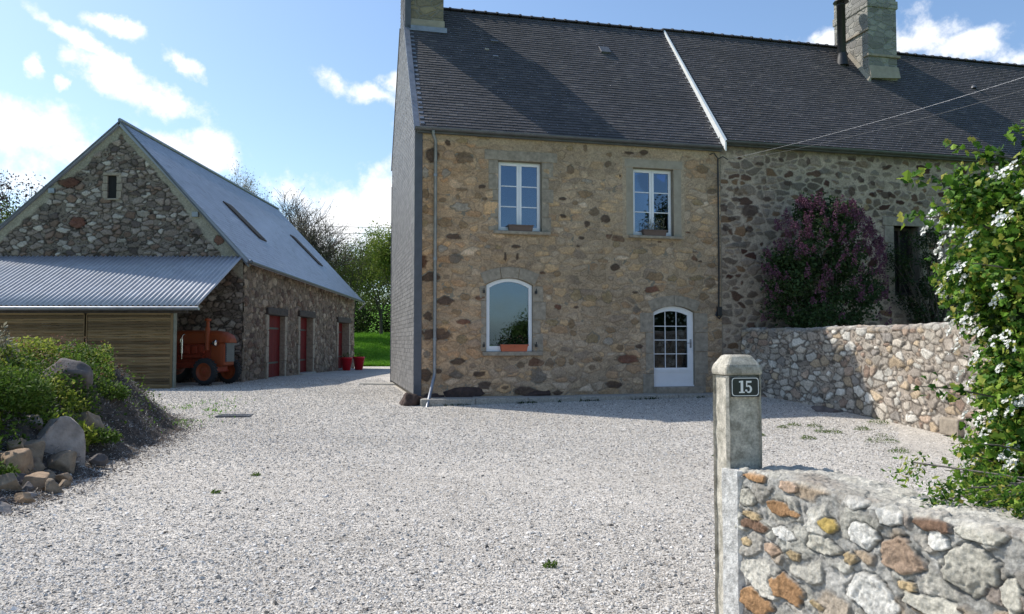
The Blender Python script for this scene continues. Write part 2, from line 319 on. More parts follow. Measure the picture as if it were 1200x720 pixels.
def gravel_mat():
    m, nt, b, N, L = nodes('gravel')
    v1 = tex(nt, 'ShaderNodeTexVoronoi', 62); v3 = tex(nt, 'ShaderNodeTexVoronoi', 95)
    sp = N('ShaderNodeSeparateColor'); L(v1.outputs['Color'], sp.inputs[0])
    r = ramp(nt, sp.outputs[0], [(0,(.35,.32,.28)),(.12,(.48,.445,.40)),(.7,(.60,.565,.515)),(1,(.73,.70,.65))])
    sp3 = N('ShaderNodeSeparateColor'); L(v3.outputs['Color'], sp3.inputs[0])
    r3 = ramp(nt, sp3.outputs[0], [(0,(.82,.81,.8)),(1,(1.12,)*3)])
    c = mixc(nt, 1.0, r.outputs[0], r3.outputs[0], 'MULTIPLY')
    n2 = tex(nt, 'ShaderNodeTexNoise', .35, Detail=7.0, Roughness=.65)
    r2 = ramp(nt, n2.outputs[0], [(.3, (.74,.72,.69)), (.5, (.93,.92,.9)), (.7,(1.08,1.07,1.05))])
    c = mixc(nt, 1.0, c, r2.outputs[0], 'MULTIPLY')
    n6 = tex(nt, 'ShaderNodeTexVoronoi', 22); s6 = N('ShaderNodeSeparateColor'); L(n6.outputs['Color'], s6.inputs[0])
    r6 = ramp(nt, s6.outputs[0], [(.0,(.55,.54,.52)),(.14,(.88,.875,.87)),(.8,(1.02,)*3),(1,(1.2,)*3)])
    c = mixc(nt, 1.0, c, r6.outputs[0], 'MULTIPLY')
    n4 = tex(nt, 'ShaderNodeTexNoise', 2.2, Detail=8.0, Roughness=.7)
    r4 = ramp(nt, n4.outputs[0], [(.64, (0,0,0)), (.8, (.5,.5,.5))])
    c = mixc(nt, r4.outputs[0], c, (.26,.25,.17))
    L(c, b.inputs['Base Color']); b.inputs['Roughness'].default_value = .9; b.inputs['Specular IOR Level'].default_value = .25
    iv = N('ShaderNodeMath'); iv.operation = 'MULTIPLY_ADD'; L(v1.outputs['Distance'], iv.inputs[0]); iv.inputs[1].default_value = -1.; iv.inputs[2].default_value = 1
    n5 = tex(nt, 'ShaderNodeTexNoise', 9, Detail=4.0)
    ad = N('ShaderNodeMath'); ad.operation = 'MULTIPLY_ADD'; L(n5.outputs[0], ad.inputs[0]); ad.inputs[1].default_value = .9; L(iv.outputs[0], ad.inputs[2])
    bumpnode(nt, ad.outputs[0], 1, .009, b)
    return m
M['gravel'] = gravel_mat()
M['pebble'] = m_island('pebble', [(0,(.10,.09,.08)),(.10,(.28,.26,.235)),(.5,(.53,.50,.455)),(.93,(.67,.635,.585)),(1,(.83,.80,.76))], .85, spec=.25)
def field_mat():
    m, nt, b, N, L = nodes('field_grass')
    n1 = tex(nt, 'ShaderNodeTexNoise', 1.3, Detail=10.0, Roughness=.7)
    r = ramp(nt, n1.outputs[0], [(.3,(.06,.14,.015)),(.5,(.12,.27,.025)),(.7,(.17,.34,.035))])
    L(r.outputs[0], b.inputs['Base Color']); b.inputs['Roughness'].default_value = .9; b.inputs['Specular IOR Level'].default_value = .1
    n2 = tex(nt, 'ShaderNodeTexNoise', 12, Detail=6.0); bumpnode(nt, n2.outputs[0], 1, .12, b)
    return m
M['field'] = field_mat()

# ------------------------------------------------------------------ rubble relief
PAL = {'d':(.068,.043,.034),'b':(.15,.10,.065),'o':(.26,.165,.09),'y':(.31,.225,.12),'r':(.15,.06,.04),'g':(.14,.125,.11),'w':(.36,.32,.27),
       'p':(.45,.33,.25),'t':(.5,.38,.23),'c':(.5,.46,.38)}
def parse(s):
    o = []
    for t in s.strip(';').split(';'):
        a = t.split(','); o.append((float(a[0]), float(a[1]), 2*float(a[2]), 2*float(a[3]), a[4]))
    return o
def relief(U, Z, cell, seed, mw, palette, pw, mortar, depth=.03, cover=.25, explicit=(), warp=.25, edge=.03, pal=PAL, wvar=.28, expw=.25, paint=None, joint=.18, facet=.6):
    """height (m) and base colour of rubble masonry over the plane coordinates U, Z."""
    cw, ch = cell
    u = U/cw + warp*(fbm(U/cw*.8, Z/ch*.8, seed, 3)-.5)*2 + .10*(fbm(U/cw*4, Z/ch*4, seed+5, 2)-.5)
    z = Z/ch + warp*(fbm(U/cw*.8+40, Z/ch*.8, seed+9, 3)-.5)*2 + .10*(fbm(U/cw*4, Z/ch*4+30, seed+6, 2)-.5)
    iu = np.floor(u); iz = np.floor(z)
    f1 = np.full(u.shape, 9.); f2 = f1.copy(); k1 = np.zeros(u.shape); k2 = k1.copy(); gu = k1.copy(); gz_ = k1.copy()
    for a in range(-2, 3):
        for b in range(-2, 3):
            ci = iu+a; cj = iz+b
            sx = ci+.5+.85*(_h(ci, cj, seed+1)-.5)+.5*(np.mod(cj, 2)-.5); sz = cj+.5+.7*(_h(ci, cj, seed+2)-.5)
            w = wvar*(_h(ci, cj, seed+3)-.5)*2
            d = np.sqrt((u-sx)**2+(z-sz)**2)-w
            idv = _h(ci, cj, seed+4)
            n = d < f1
            f2 = np.where(n, f1, np.minimum(f2, d)); k2 = np.where(n, _h(ci, cj, seed+8), k2)
            f1 = np.where(n, d, f1); k1 = np.where(n, idv, k1); gu = np.where(n, u-sx, gu); gz_ = np.where(n, z-sz, gz_)
    e = (f2-f1)*.5*ch
    # k2 may belong to a later non-winner; recompute by hashing the winner id
    k2 = np.mod(k1*7919.13, 1.0)
    rough = fbm(U*14, Z*14, seed+20, 4)-.5
    thr = mw*.5 + np.where(k2 < cover, .035*(k2/cover)+.01, 0) + rough*mw*.9
    m = np.clip((e-thr)/edge, 0, 1); m = m*m*(3-2*m)
    cols = np.array(palette); cum = np.cumsum(pw)/np.sum(pw)
    idx = np.searchsorted(cum, k1*.9999)
    k3 = np.mod(k1*3571.7, 1.0)
    c = cols[idx]*(.78+.44*k3)[..., None]
    # veins and blotches inside a stone
    bl = fbm(U*9+k1*50, Z*12, seed+30, 3)
    c = c*(.75+.5*bl)[..., None]
    mc = np.array(mortar)*(.82+.36*fbm(U*5, Z*5, seed+40, 4))[..., None]
    face = .35+.65*k3
    face = face+facet*((np.mod(k1*977.1, 1)-.5)*gu+(np.mod(k1*1777.3, 1)-.5)*gz_)
    H_ = m*depth*face + (fbm(U*7, Z*7, seed+50, 4)-.5)*depth*.8
    ms = np.clip((e-thr+.004)/(.012), 0, 1)
    c = c*ms[..., None]+mc*(1-ms[..., None])
    if joint: c = c*(1-joint*np.exp(-((e-thr)/.007)**2))[..., None]
    if paint: H_, c = paint(U, Z, H_, c)
    for (cu, cz, w, h, ch_) in explicit:
        sel = (np.abs(U-cu) < w*.75) & (np.abs(Z-cz) < h*.75)
        if not sel.any(): continue
        uu = (U[sel]-cu)/(w*.5); zz = (Z[sel]-cz)/(h*.5)
        rr = random.Random(int(abs(cu*971+cz*613)*10)); kk_ = rr.randint(5, 8); a0_ = rr.random()*6.28; r = 0
        nzf = 12 if depth > .02 else 26
        nzx = expw*1.1*(fbm(U[sel]*nzf+cu*3, Z[sel]*nzf, seed+60, 5)-.5)*2
        for q in range(kk_):
            an = a0_+q*2*math.pi/kk_+rr.uniform(-.25,.25); r = np.maximum(r, (uu*math.cos(an)+zz*math.sin(an))/rr.uniform(.72,.98))
        r = r+nzx
        mk = np.clip((1-r)/(.10), 0, 1)*(.85 if ch_ in 'dr' else .7) if expw > .21 else np.clip((1-r)/.07, 0, 1)
        kc = np.array(pal[ch_])*(.7+.6*fbm(U[sel]*8+cu, Z[sel]*10, seed+61, 3))[..., None]*(.85+.3*math.modf(abs(cu*13.7+cz*7.1))[0])
        ring = np.clip((1.13-r)/.06, 0, 1)*(1-mk)  # shadow in the gap round each placed stone, darkened into the colour
        c[sel] = c[sel]*(1-mk[..., None])*(1-joint*1.1*ring[..., None])+kc*mk[..., None]
        H_[sel] -= ring*depth*.5*(joint > .3)
        H_[sel] = H_[sel]*(1-mk*.75)+mk*depth*(.8+.35*uu*rr.uniform(-1,1)+.35*zz*rr.uniform(-1,1)+.25*np.abs(uu*rr.uniform(-1,1)+zz*rr.uniform(-1,1)))
    return H_, np.clip(c, .004, .95)
def grid_faces(nu, nz, keep=None):
    i, j = np.meshgrid(np.arange(nu-1), np.arange(nz-1), indexing='ij')
    a = (i*nz+j).ravel(); F = np.stack([a, a+nz, a+nz+1, a+1], 1)
    if keep is not None:
        k = keep.reshape(nu, nz); kk = (k[:-1,:-1] & k[1:,:-1] & k[1:,1:] & k[:-1,1:]).ravel(); F = F[kk]
    return F
def compact(V, F, C):
    used = np.zeros(len(V), bool); used[F.ravel()] = True
    mp = np.cumsum(used)-1
    return V[used], mp[F], C[used]
def relief_part(name, parent, mat, u0, u1, z0, z1, step, to3d, holes=None, ztop=None, paint=None, **kw):
    nu = int((u1-u0)/step)+1; nz = int((z1-z0)/step)+1
    U, Z = np.meshgrid(np.linspace(u0, u1, nu), np.linspace(z0, z1, nz), indexing='ij')
    if ztop is not None: Z = np.minimum(Z, ztop(U))
    Hh, C = relief(U, Z, paint=paint, **kw)
    V = to3d(U, Z, Hh).reshape(-1, 3); C = C.reshape(-1, 3)
    keep = np.ones(U.shape, bool)
    if holes is not None: keep &= ~holes(U, Z)
    if ztop is not None: keep &= (np.linspace(z0, z1, nz)[None, :] <= ztop(U)+step)
    F = grid_faces(nu, nz, keep.ravel())
    V, F, C = compact(V, F, C)
    return link(name, np_mesh(name, V, F, C, True), parent, [mat])

# ------------------------------------------------------------------ leaves, slates
def rnd(n): return np.random.default_rng(n)
def leaves(P, size, seed, lobed=False, up=.35, out=None, aspect=.6):
    """one leaf per point: a folded four- or seven-cornered blade with a random heading."""
    r = rnd(seed); n = len(P)
    N = r.normal(size=(n, 3)); N[:, 2] += up*2
    if out is not None: N += out*1.2
    N /= np.linalg.norm(N, axis=1)[:, None]
    T = np.cross(N, r.normal(size=(n, 3))); T /= np.linalg.norm(T, axis=1)[:, None]+1e-9
    B = np.cross(N, T)
    s = (size*(.6+.8*r.random(n)))[:, None]
    if lobed:
        sh = np.array([(0,0),(.35,.5),(.62,.22),(.75,.42),(1.1,0),(.75,-.42),(.62,-.22),(.35,-.5)])
        V = np.stack([P+T*s*a+B*s*b*.9-N*s*abs(b)*.35 for a, b in sh], 1).reshape(-1, 3)
        return V, np.concatenate([np.arange(n)[:, None]*8+np.array([0,1,2,3,4]), np.arange(n)[:, None]*8+np.array([0,4,5,6,7])], 0)
    sh = np.array([(0,0),(.5,aspect*.5),(1,0),(.5,-aspect*.5)])
    V = np.stack([P+T*s*a+B*s*b-N*s*abs(b)*.3 for a, b in sh], 1).reshape(-1, 3)
    F = np.arange(n)[:, None]*4+np.array([0,1,2,3])
    return V, F
def leaf_obj(name, P, size, seed, mat, parent=None, **kw):
    V, F = leaves(np.asarray(P), size, seed, **kw)
    return link(name, np_mesh(name, V, F), parent, [mat])
def puffs(centers, radii, per, seed, shell=.45, squash=1.0):
    """points in clumps: denser towards each clump's outside."""
    r = rnd(seed); out = []; nr = []
    for c, ra in zip(centers, radii):
        k = max(3, int(per*ra*ra))
        d = r.normal(size=(k, 3)); d /= np.linalg.norm(d, axis=1)[:, None]
        q = ra*(1-shell*r.random(k)**1.3)[:, None]
        p = d*q*np.array([1,1,squash]); out.append(p+np.array(c)); nr.append(d)
    return np.concatenate(out), np.concatenate(nr)
def slates(O, U, S, N, L, Hs, w, ex, seed, th=.008, keep=None, bil=None, over=1.25):
    """overlapping slates: rows up S from O, across U; N is the outward normal."""
    r = rnd(seed); O, U, S, N = map(lambda a: np.array(a, float), (O, U, S, N))
    rows = int(Hs/ex); V = []; tails = []
    for j in range(rows):
        s0 = j*ex; off = (j % 2)*w*.5
        xs = np.arange(-off, L, w)
        for x in xs:
            a = max(0, x+.0015+r.uniform(0,.002)); b = min(L, x+w-.0015-r.uniform(0,.002))
            if b-a < .02: continue
            if keep is not None and not keep((a+b)/2, s0+ex/2): continue
            dj = r.uniform(-.004, .004); tl = r.uniform(-.003, .003); li = r.uniform(0, .0035)
            q = [(a, s0+dj), (b, s0+dj+tl), (b, s0+ex*over), (a, s0+ex*over)]
            lift = [th*1.8+li, th*1.8+li+r.uniform(-.002,.002), .0005, .0005]
            P = [(bil(x_, s_) if bil else O+U*x_+S*s_)+N*l for (x_, s_), l in zip(q, lift)]
            V += [p-N*th for p in P]+P
            tails.append(((P[0]+P[1])/2, ))
    V = np.array(V); n = len(V)//8
    F = np.arange(n)[:, None, None]*8+np.array([(4,5,6,7),(0,1,5,4),(1,2,6,5),(3,0,4,7)])[None]
    return V, F.reshape(-1, 4), np.array([t[0] for t in tails])
def hooks(T, U, S, N, seed, frac=.6, sx=.006, sl=.022):
    U, S, N = map(lambda a: np.array(a, float), (U, S, N))
    T = T[rnd(seed).random(len(T)) < frac]
    c = [(-1,-.3,.002),(1,-.3,.002),(1,1,.002),(-1,1,.002),(-1,-.3,.007),(1,-.3,.007),(1,1,.005),(-1,1,.005)]
    V = np.stack([T+U*sx*a+S*sl*b+N*h for a, b, h in c], 1).reshape(-1, 3)
    F = (np.arange(len(T))[:, None, None]*8+np.array([(4,5,6,7),(0,1,5,4),(1,2,6,5),(3,0,4,7)])[None]).reshape(-1, 4)
    return V, F
# ================================================================== STONE HOUSE
HX, HY, HZ = -2.26, 18.1, .3
def house_thing(name, label, u0=0):
    return thing(name, label, 'house', (HX+u0*math.cos(A0), HY+u0*math.sin(A0), HZ), A0)
def inpoly_arch(U, Z, x0, x1, z0, z1, rise):
    t = (U-x0)/(x1-x0); top = z1-rise+rise*(1-(2*t-1)**2)
    return (U > x0) & (U < x1) & (Z > z0) & (Z < top)
W1 = (1.98, 3.08, 4.03, 5.76); W2 = (5.49, 6.60, 4.03, 5.77); W3 = (1.69, 2.84, 1.10, 2.88); DR = (6.02, 7.15, .20, 2.25)
REC = .13
house = house_thing('stone_house', 'two storey rubble stone house with arched white door and slate-hung left gable')
RIDGE_B, RIDGE_Z, EAVE_Z = 3.5, 10.93, 6.42
DEPTH = 6.6
tanp = (RIDGE_Z-EAVE_Z)/(RIDGE_B+.12)

# --- front wall: relief sheet + a wall with real openings behind it
def front_holes(U, Z):
    h = np.zeros(U.shape, bool)
    for w in (W1, W2): h |= (U > w[0]) & (U < w[1]) & (Z > w[2]) & (Z < w[3])
    h |= inpoly_arch(U, Z, *W3, .17); h |= inpoly_arch(U, Z, DR[0], DR[1], DR[2]-.3, DR[3], .16)
    return h
def front_paint(U, Z, Hh, C):
    # smeared lime pointing: warmer and more ochre towards the left edge, greyer to the right
    k = np.clip(1.3-U/2.4, 0, 1)*np.clip(.55+(fbm(U*.9, Z*.7, 77, 3)-.4)*1.6, 0, 1)
    C = C*(1-k[..., None]*.45)+C*np.array([1.5,1.02,.6])*k[..., None]*.45
    b = np.clip((fbm(U*2.2, Z*3.2, 71, 3)-.55)*6, 0, 1)          # pointing wiped over the stones
    m = np.array([.24,.21,.16])*(.85+.3*fbm(U*6, Z*6, 72, 4))[..., None]
    keepc = np.clip((.11-C[..., 0])*14, 0, 1)                     # dark stones stay bare
    kk = ((.16+b*.48)*(1-keepc))[..., None]
    C = C*(1-kk)+m*kk
    # smooth cement surround of the right upper window, grey band under the eave
    s = ((U > 5.2)&(U < 6.9)&(Z > 3.95)&(Z < 6.02)).astype(float)
    s = np.maximum(s, np.clip((Z-6.12)/.08+(fbm(U*3, Z*3, 73, 3)-.5)*3, 0, 1)*.75)
    s = np.maximum(s, ((U > 2.35)&(U < 5.2)&(Z > 5.85)&(fbm(U*2, Z*3, 74, 2) > .5)).astype(float)*.6)
    g_ = np.array([.235,.215,.17])*(.9+.2*fbm(U*5, Z*5, 75, 4))[..., None]
    s = s*(1-keepc)
    C = C*(1-s[..., None])+g_*s[..., None]; Hh = Hh*(1-s*.85)+.014*s
    C = C*np.array([1.82,1.54,1.36])
    return Hh, C
relief_part('front_wall', house, M['facade'], .13, 7.92, -.45, 6.5, .0155,
    lambda U, Z, Hh: np.stack([U, -Hh-.004, Z], -1), holes=front_holes, paint=front_paint,
    cell=(.27, .155), seed=3, mw=.018, depth=.022, cover=.3, edge=.02, wvar=.42, joint=.38,
    palette=[(.25,.215,.16),(.21,.185,.145),(.28,.22,.14),(.235,.175,.115),(.17,.15,.125),(.30,.27,.22),(.07,.042,.03)],
    pw=[3.2,3,2.2,1.3,1.6,1.2,.25], mortar=(.245,.212,.162), explicit=parse(FST))
b = MB()
b.plate(rect(0, 7.95, -.5, 6.45), [rect(*W1), rect(*W2), arch(*W3, .17), arch(DR[0], DR[1], -.3, DR[3], .16)], 0, .5)
b.box((0,DEPTH-.5,-.5),(7.95,DEPTH,6.4))
gp = [(0,-.5),(DEPTH,-.5),(DEPTH,6.38),(RIDGE_B,RIDGE_Z-.12),(0,6.38)]
for x0, x1 in ((.02,.45),(7.5,7.93)):
    n = len(gp)
    V = [(x0, y if 0 < y < DEPTH else (y+.01 if y == 0 else y-.01), z) for y, z in gp]+[(x1, y if 0 < y < DEPTH else (y+.01 if y == 0 else y-.01), z) for y, z in gp]
    b.add(V, [tuple(range(n))[::-1], tuple(range(n, 2*n))]+[(i, (i+1)%n, (i+1)%n+n, i+n) for i in range(n)])
b.box((.45,.5,2.9),(7.5,DEPTH-.5,3.1)); b.box((.45,.5,-.1),(7.5,DEPTH-.5,.12))
b.build('wall', M['mortar'], house)

# --- window and door surrounds, sills
def surround(blocks, name='window_surround', mat='granite'):
    b = MB()
    for x0, x1, z0, z1, pr in blocks: MB().box((x0+.004, -pr, z0+.004), (x1-.004, REC+.1, z1-.004)).build(name, M[mat], house, bevel=.012)
random.seed(3)
def jambs(x0, x1, z0, z1, wL=.24, wR=.24, pr=.026, n=5):
    out = []
    for side in (0, 1):
        z = z0
        for k in range(n):
            z2 = z0+(z1-z0)*(k+1)/n+(random.uniform(-.04,.04) if k < n-1 else 0)
            w = (wL if side == 0 else wR)*random.choice((.75,1.0,1.25))
            out.append((x0-w, x0, z, z2, pr+random.uniform(-.006,.004)) if side == 0 else (x1, x1+w, z, z2, pr+random.uniform(-.006,.004)))
            z = z2
    return out
surround(jambs(W1[0], W1[1], W1[2], W1[3], .2, .24)+[(W1[0]-.35, W1[1]+.4, W1[3], W1[3]+.25, .028)])
surround([(W2[0]-.2, W2[0], W2[2], W2[3], .022), (W2[1], W2[1]+.22, W2[2], W2[3], .022), (W2[0]-.24, W2[1]+.26, W2[3], W2[3]+.22, .025)], mat='cement')
def arch_blocks(x0, x1, z1, rise, thick, n, name, pr=.03):
    b = MB()
    def tp(t, o): 
        x = x0+(x1-x0)*t; z = z1-rise+rise*(1-(2*t-1)**2)
        ex = (2*t-1)*o*.45
        return (x+ex, z+o)
    for k in range(n):
        t0 = k/n+.004; t1 = (k+1)/n-.004
        q = [tp(t0,.004), tp((t0+t1)/2,.004), tp(t1,.004), tp(t1,thick), tp((t0+t1)/2,thick), tp(t0,thick)]
        MB().plate(q, [], -pr-.004*(k%2), REC+.1).build(name, M['granite'], house, bevel=.01)
arch_blocks(W3[0]-.05, W3[1]+.05, W3[3], .17, .27, 3, 'window_surround')
surround(jambs(W3[0], W3[1], W3[2], W3[3]-.19, .14, .27, n=4))
arch_blocks(DR[0]-.05, DR[1]+.05, DR[3], .16, .27, 2, 'door_surround')
surround(jambs(DR[0], DR[1], .02, DR[3]-.18, .3, .3, n=4), 'door_surround')
def sill(x0, x1, z, h=.08, pr=.12):
    b = MB(); b.box((x0, -pr, z-h), (x1, REC+.04, z)); b.build('window_sill', M['granite'], house, bevel=.015)
sill(W1[0]-.13, W1[1]+.2, W1[2]-.002); sill(W2[0]-.14, W2[1]+.2, W2[2]-.002, .07); sill(W3[0]-.1, W3[1]+.24, W3[2]-.002, .1, .09)

# --- windows
def casement_window(w):
    x0, x1, z0, z1 = w; f = MB()
    f.plate(rect(x0+.003, x1-.003, z0+.002, z1-.003), [rect(x0+.045, x1-.045, z0+.05, z1-.045)], REC, REC+.07)
    o = f.build('window', M['pvc'], house, bevel=.004); xm = (x0+x1)/2
    for a, c in ((x0+.03, xm+.004), (xm-.004, x1-.03)):
        lft = a < xm-.1
        a2, c2 = (a, xm-.003) if lft else (xm+.003, c)
        s = MB(); s.plate(rect(a2, c2, z0+.035, z1-.03), [rect(a2+.06, c2-.06, z0+.115, z1-.095)], REC-.018, REC+.04)
        gz0, gz1 = z0+.115, z1-.095
        for k in (1, 2):
            zz = gz0+(gz1-gz0)*k/3; s.box((a2+.06, REC-.01, zz-.012), (c2-.06, REC+.028, zz+.012))
        s.build('casement', M['pvc'], o, bevel=.004)
        gl = MB(); gl.box((a2+.058, REC+.006, gz0-.002), (c2-.058, REC+.018, gz1+.002)); gl.build('pane', M['glass'], o)
    return o
def curtain(parent, x0, x1, z0, z1, y, n=60):
    V = []; F = []
    for i in range(n+1):
        t = i/n; x = x0+(x1-x0)*t; yy = y+.035*math.sin(t*(x1-x0)*55)+.015*math.sin(t*17)
        V += [(x, yy, z0), (x, yy, z1)]
    F = [(2*i, 2*i+2, 2*i+3, 2*i+1) for i in range(n)]
    b = MB(); b.add(V, F, 0, True); o = b.build('curtain', M['curtain'], parent, recalc=False); return o
w = casement_window(W1); curtain(w, W1[0]+.62, W1[1]-.02, W1[2]+.02, W1[3], .36); curtain(w, W1[0]+.01, W1[0]+.3, W1[2]+.02, W1[3], .4)
w = casement_window(W2); curtain(w, W2[0]+.02, W2[0]+.22, W2[2]+.02, W2[3], .38)
b = MB(); x0, x1, z0, z1 = W3
b.plate(arch(x0+.003, x1-.003, z0+.002, z1-.004, .17), [arch(x0+.085, x1-.085, z0+.13, z1-.085, .15)], .05, .13)
w = b.build('window', M['pvc'], house, bevel=.006)
b = MB(); b.plate(arch(x0+.08, x1-.08, z0+.125, z1-.08, .15), [], .085, .1); b.build('pane', M['glass'], w)
# shutter pins beside the big arched window
for x in (W3[0]-.075, W3[1]+.075):
    for z in (W3[2]+.14, W3[3]-.34):
        b = MB(); b.box((x-.02,-.1,z-.035),(x+.02,-.03,z+.035)); b.tube([(x,-.085,z),(x,-.085,z+.09)], .012, 6); b.build('shutter_pin', M['black'], house)
# --- door
x0, x1, z0, z1 = DR; b = MB()
b.plate(arch(x0+.003, x1-.003, z0, z1-.004, .16), [arch(x0+.05, x1-.16, z0+.47, z1-.13, .11)], .07, .14)
d = b.build('door', M['pvc'], house, bevel=.006)
gx0, gx1, gz0, gz1 = x0+.05, x1-.16, z0+.47, z1-.13
b = MB(); b.plate(arch(gx0-.004, gx1+.004, gz0-.004, gz1+.004, .11), [], .1, .114); b.build('pane', M['door_glass'], d)
b = MB()
for k in (1, 2):
    x = gx0+(gx1-gx0)*k/3; b.box((x-.009,.085,gz0),(x+.009,.099,gz1-.02))
for k in (1, 2, 3):
    z = gz0+(gz1-.06-gz0)*k/4+.02*k/3; b.box((gx0,.086,z-.009),(gx1,.098,z+.009))
b.build('glazing_bars', M['pvc'], d)
b = MB(); b.box((x0+.06,.055,z0+.36),(x1-.12,.07,z0+.385)); b.box((x0+.06,.055,z0+.4),(x1-.12,.07,z0+.43)); b.box((x0+.0,.04,z0-.004),(x1,.069,z0+.03)); b.build('door_trim', M['pvc'], d)
b = MB(); b.box((x1-.1,.05,z0+.98),(x1-.06,.068,z0+1.2)); b.tube([(x1-.08,.02,z0+1.1),(x1-.2,.02,z0+1.1)], .01, 8); b.tube([(x1-.08,.06,z0+1.1),(x1-.08,.02,z0+1.1)], .01, 8); b.build('handle', M['zinc'], d)
b = MB(); b.box((x0-.02,-.22,.0),(x1+.14,REC,.195)); b.build('doorstep', M['granite'], house, bevel=.015)

# --- corner trim, boulders at the foot
b = MB(); b.box((-.055,-.05,-.02),(.125,.02,6.38)); b.build('corner_trim', M['zinc_trim'], house, bevel=.004)
def lump(c, s, seed, mat, name, parent, n=4, rough=.22, flat=0):
    import bmesh
    bm = bmesh.new(); bmesh.ops.create_icosphere(bm, subdivisions=n, radius=1)
    r = random.Random(seed); off = Vector((r.uniform(0,50),)*3)
    from mathutils import noise
    cuts = [(Vector((r.gauss(0,1),r.gauss(0,1),r.gauss(0,.8))).normalized(), r.uniform(.42,.8)) for _ in range(12)]
    for v in bm.verts:
        p = v.co.copy()
        for nn, dd in cuts:
            k = p.dot(nn)
            if k > dd: p -= nn*(k-dd)
        p *= 1+rough*.6*(noise.fractal(p*2.2+off, 1, 2, 5))
        v.co = Vector((p.x*s[0]*.7, p.y*s[1]*.7, p.z*s[2]*.7))
    bmesh.ops.rotate(bm, verts=bm.verts, cent=(0,0,0), matrix=Matrix.Rotation(r.uniform(-.35,.35), 3, 'Y') @ Matrix.Rotation(r.uniform(-.3,.3), 3, 'X'))
    for v in bm.verts: v.co += Vector(c)
    me = bpy.data.meshes.new(name); bm.to_mesh(me); bm.free()
    if not flat: me.polygons.foreach_set('use_smooth', [True]*len(me.polygons))
    return link(name, me, parent, [mat])
for k, (c, s) in enumerate([((-.12,-.12,-.1),(.75,.5,.62)), ((.95,.03,-.06),(1.05,.3,.42)), ((2.95,.06,.0),(.7,.28,.32)), ((.35,.02,-.12),(.7,.4,.4))]):
    lump(c, s, 40+k, M['darkstone'], 'foundation_stone', house)
# --- slate-hung gable
def gz(y): return (RIDGE_Z+.16)-(abs(y-RIDGE_B))*(RIDGE_Z-EAVE_Z+.02)/(RIDGE_B)
V, F, T = slates((-.055, DEPTH+.02, .12), (0,-1,0), (0,0,1), (-1,0,0), DEPTH+.04, 11.2, .20, .105, 5, th=.0035, keep=lambda x, z: z+.12+.1 < gz(DEPTH-x))
link('gable_cladding', np_mesh('gable_cladding', V, F), house, [M['slate_gable']])
b = MB(); b.add([(-.05,y,z) for y, z in ((-.02,.1),(DEPTH+.02,.1),(DEPTH+.02,gz(DEPTH)-.03),(RIDGE_B,gz(RIDGE_B)-.03),(-.02,gz(-.02)-.03))]+[(.02,y,z) for y, z in ((-.02,.1),(DEPTH+.02,.1),(DEPTH+.02,gz(DEPTH)-.03),(RIDGE_B,gz(RIDGE_B)-.03),(-.02,gz(-.02)-.03))],
      [(0,1,2,3,4),(9,8,7,6,5)]+[(i,(i+1)%5,(i+1)%5+5,i+5) for i in range(5)]); b.build('gable_backing', M['zinc_dark'], house)
b = MB()
for y0, y1 in ((-.14, RIDGE_B-.5), (RIDGE_B+.5, DEPTH+.14)):
    b.hexa([(-.085,y0,gz(y0)-.05),(.06,y0,gz(y0)-.05),(.06,y1,gz(y1)-.05),(-.085,y1,gz(y1)-.05),(-.085,y0,gz(y0)+.0),(.06,y0,gz(y0)+.0),(.06,y1,gz(y1)+.0),(-.085,y1,gz(y1)+.0)])
b.build('verge', M['zinc'], house)
b = MB(); b.box((-.075,DEPTH-.05,.05),(.0,DEPTH+.05,6.3)); b.build('corner_trim', M['zinc_trim'], house)

# --- roofs
def roof_side(parent, u0, u1, eb, ez, rb, rz, mat, seed, w=.21, ex=.112, front=True, name='roof'):
    d = np.array([0, rb-eb, rz-ez], float); Ls = np.linalg.norm(d); S = d/Ls
    N = np.array([0, -S[2], S[1]]) if front else np.array([0, S[2], -S[1]])
    if N[2] < 0: N = -N
    V, F, T = slates((u0, eb, ez), (1,0,0), S, N, u1-u0, Ls, w, ex, seed)
    o = link(name, np_mesh(name, V, F), parent, [mat])
    if front:
        hv, hf = hooks(T, (1,0,0), S, N, seed, frac=.22 if parent is house else .6, sx=.005, sl=.016)
        tag(link('slate_hooks', np_mesh('slate_hooks', hv, hf), o, [M['hook']]), kind='stuff')  # metal hooks holding the slate tails
    return o, S, N
def ridge(parent, u0, u1, b0, z, name='ridge_tiles'):
    m = MB(); n = int((u1-u0)/.34)
    for k in range(n):
        x0 = u0+(u1-u0)*k/n; x1 = u0+(u1-u0)*(k+1)/n; dz = random.uniform(-.006,.006)
        for a, c, r in ((x0, x1-.05, .075), (x1-.06, x1, .095)):
            V = []
            for x in (a, c):
                for q in range(7):
                    t = math.pi*q/6; V.append((x, b0+math.cos(t)*r*1.25, z+dz+math.sin(t)*r-.05))
            m.add(V, [(i,i+1,i+8,i+7) for i in range(6)]+[(0,1,2,3,4,5,6),(13,12,11,10,9,8,7)])
    return m.build(name, M['ridge'], parent)
def deck(parent, u0, u1, eb, ez, rb, rz, bb):
    m = MB(); P = [(eb,ez-.02),(rb,rz-.03),(bb,ez-.02),(bb,ez-.12),(rb,rz-.16),(eb,ez-.12)]
    V = [(u0,y,z) for y, z in P]+[(u1,y,z) for y, z in P]
    m.add(V, [tuple(range(6)), tuple(range(6,12))[::-1]]+[(i,(i+1)%6,(i+1)%6+6,i+6) for i in range(6)])
    return m.build('roof_deck', M['oldwood'], parent)
mr, S1, N1 = roof_side(house, .06, 7.95, -.14, EAVE_Z-.02, RIDGE_B, RIDGE_Z, M['slate'], 21)
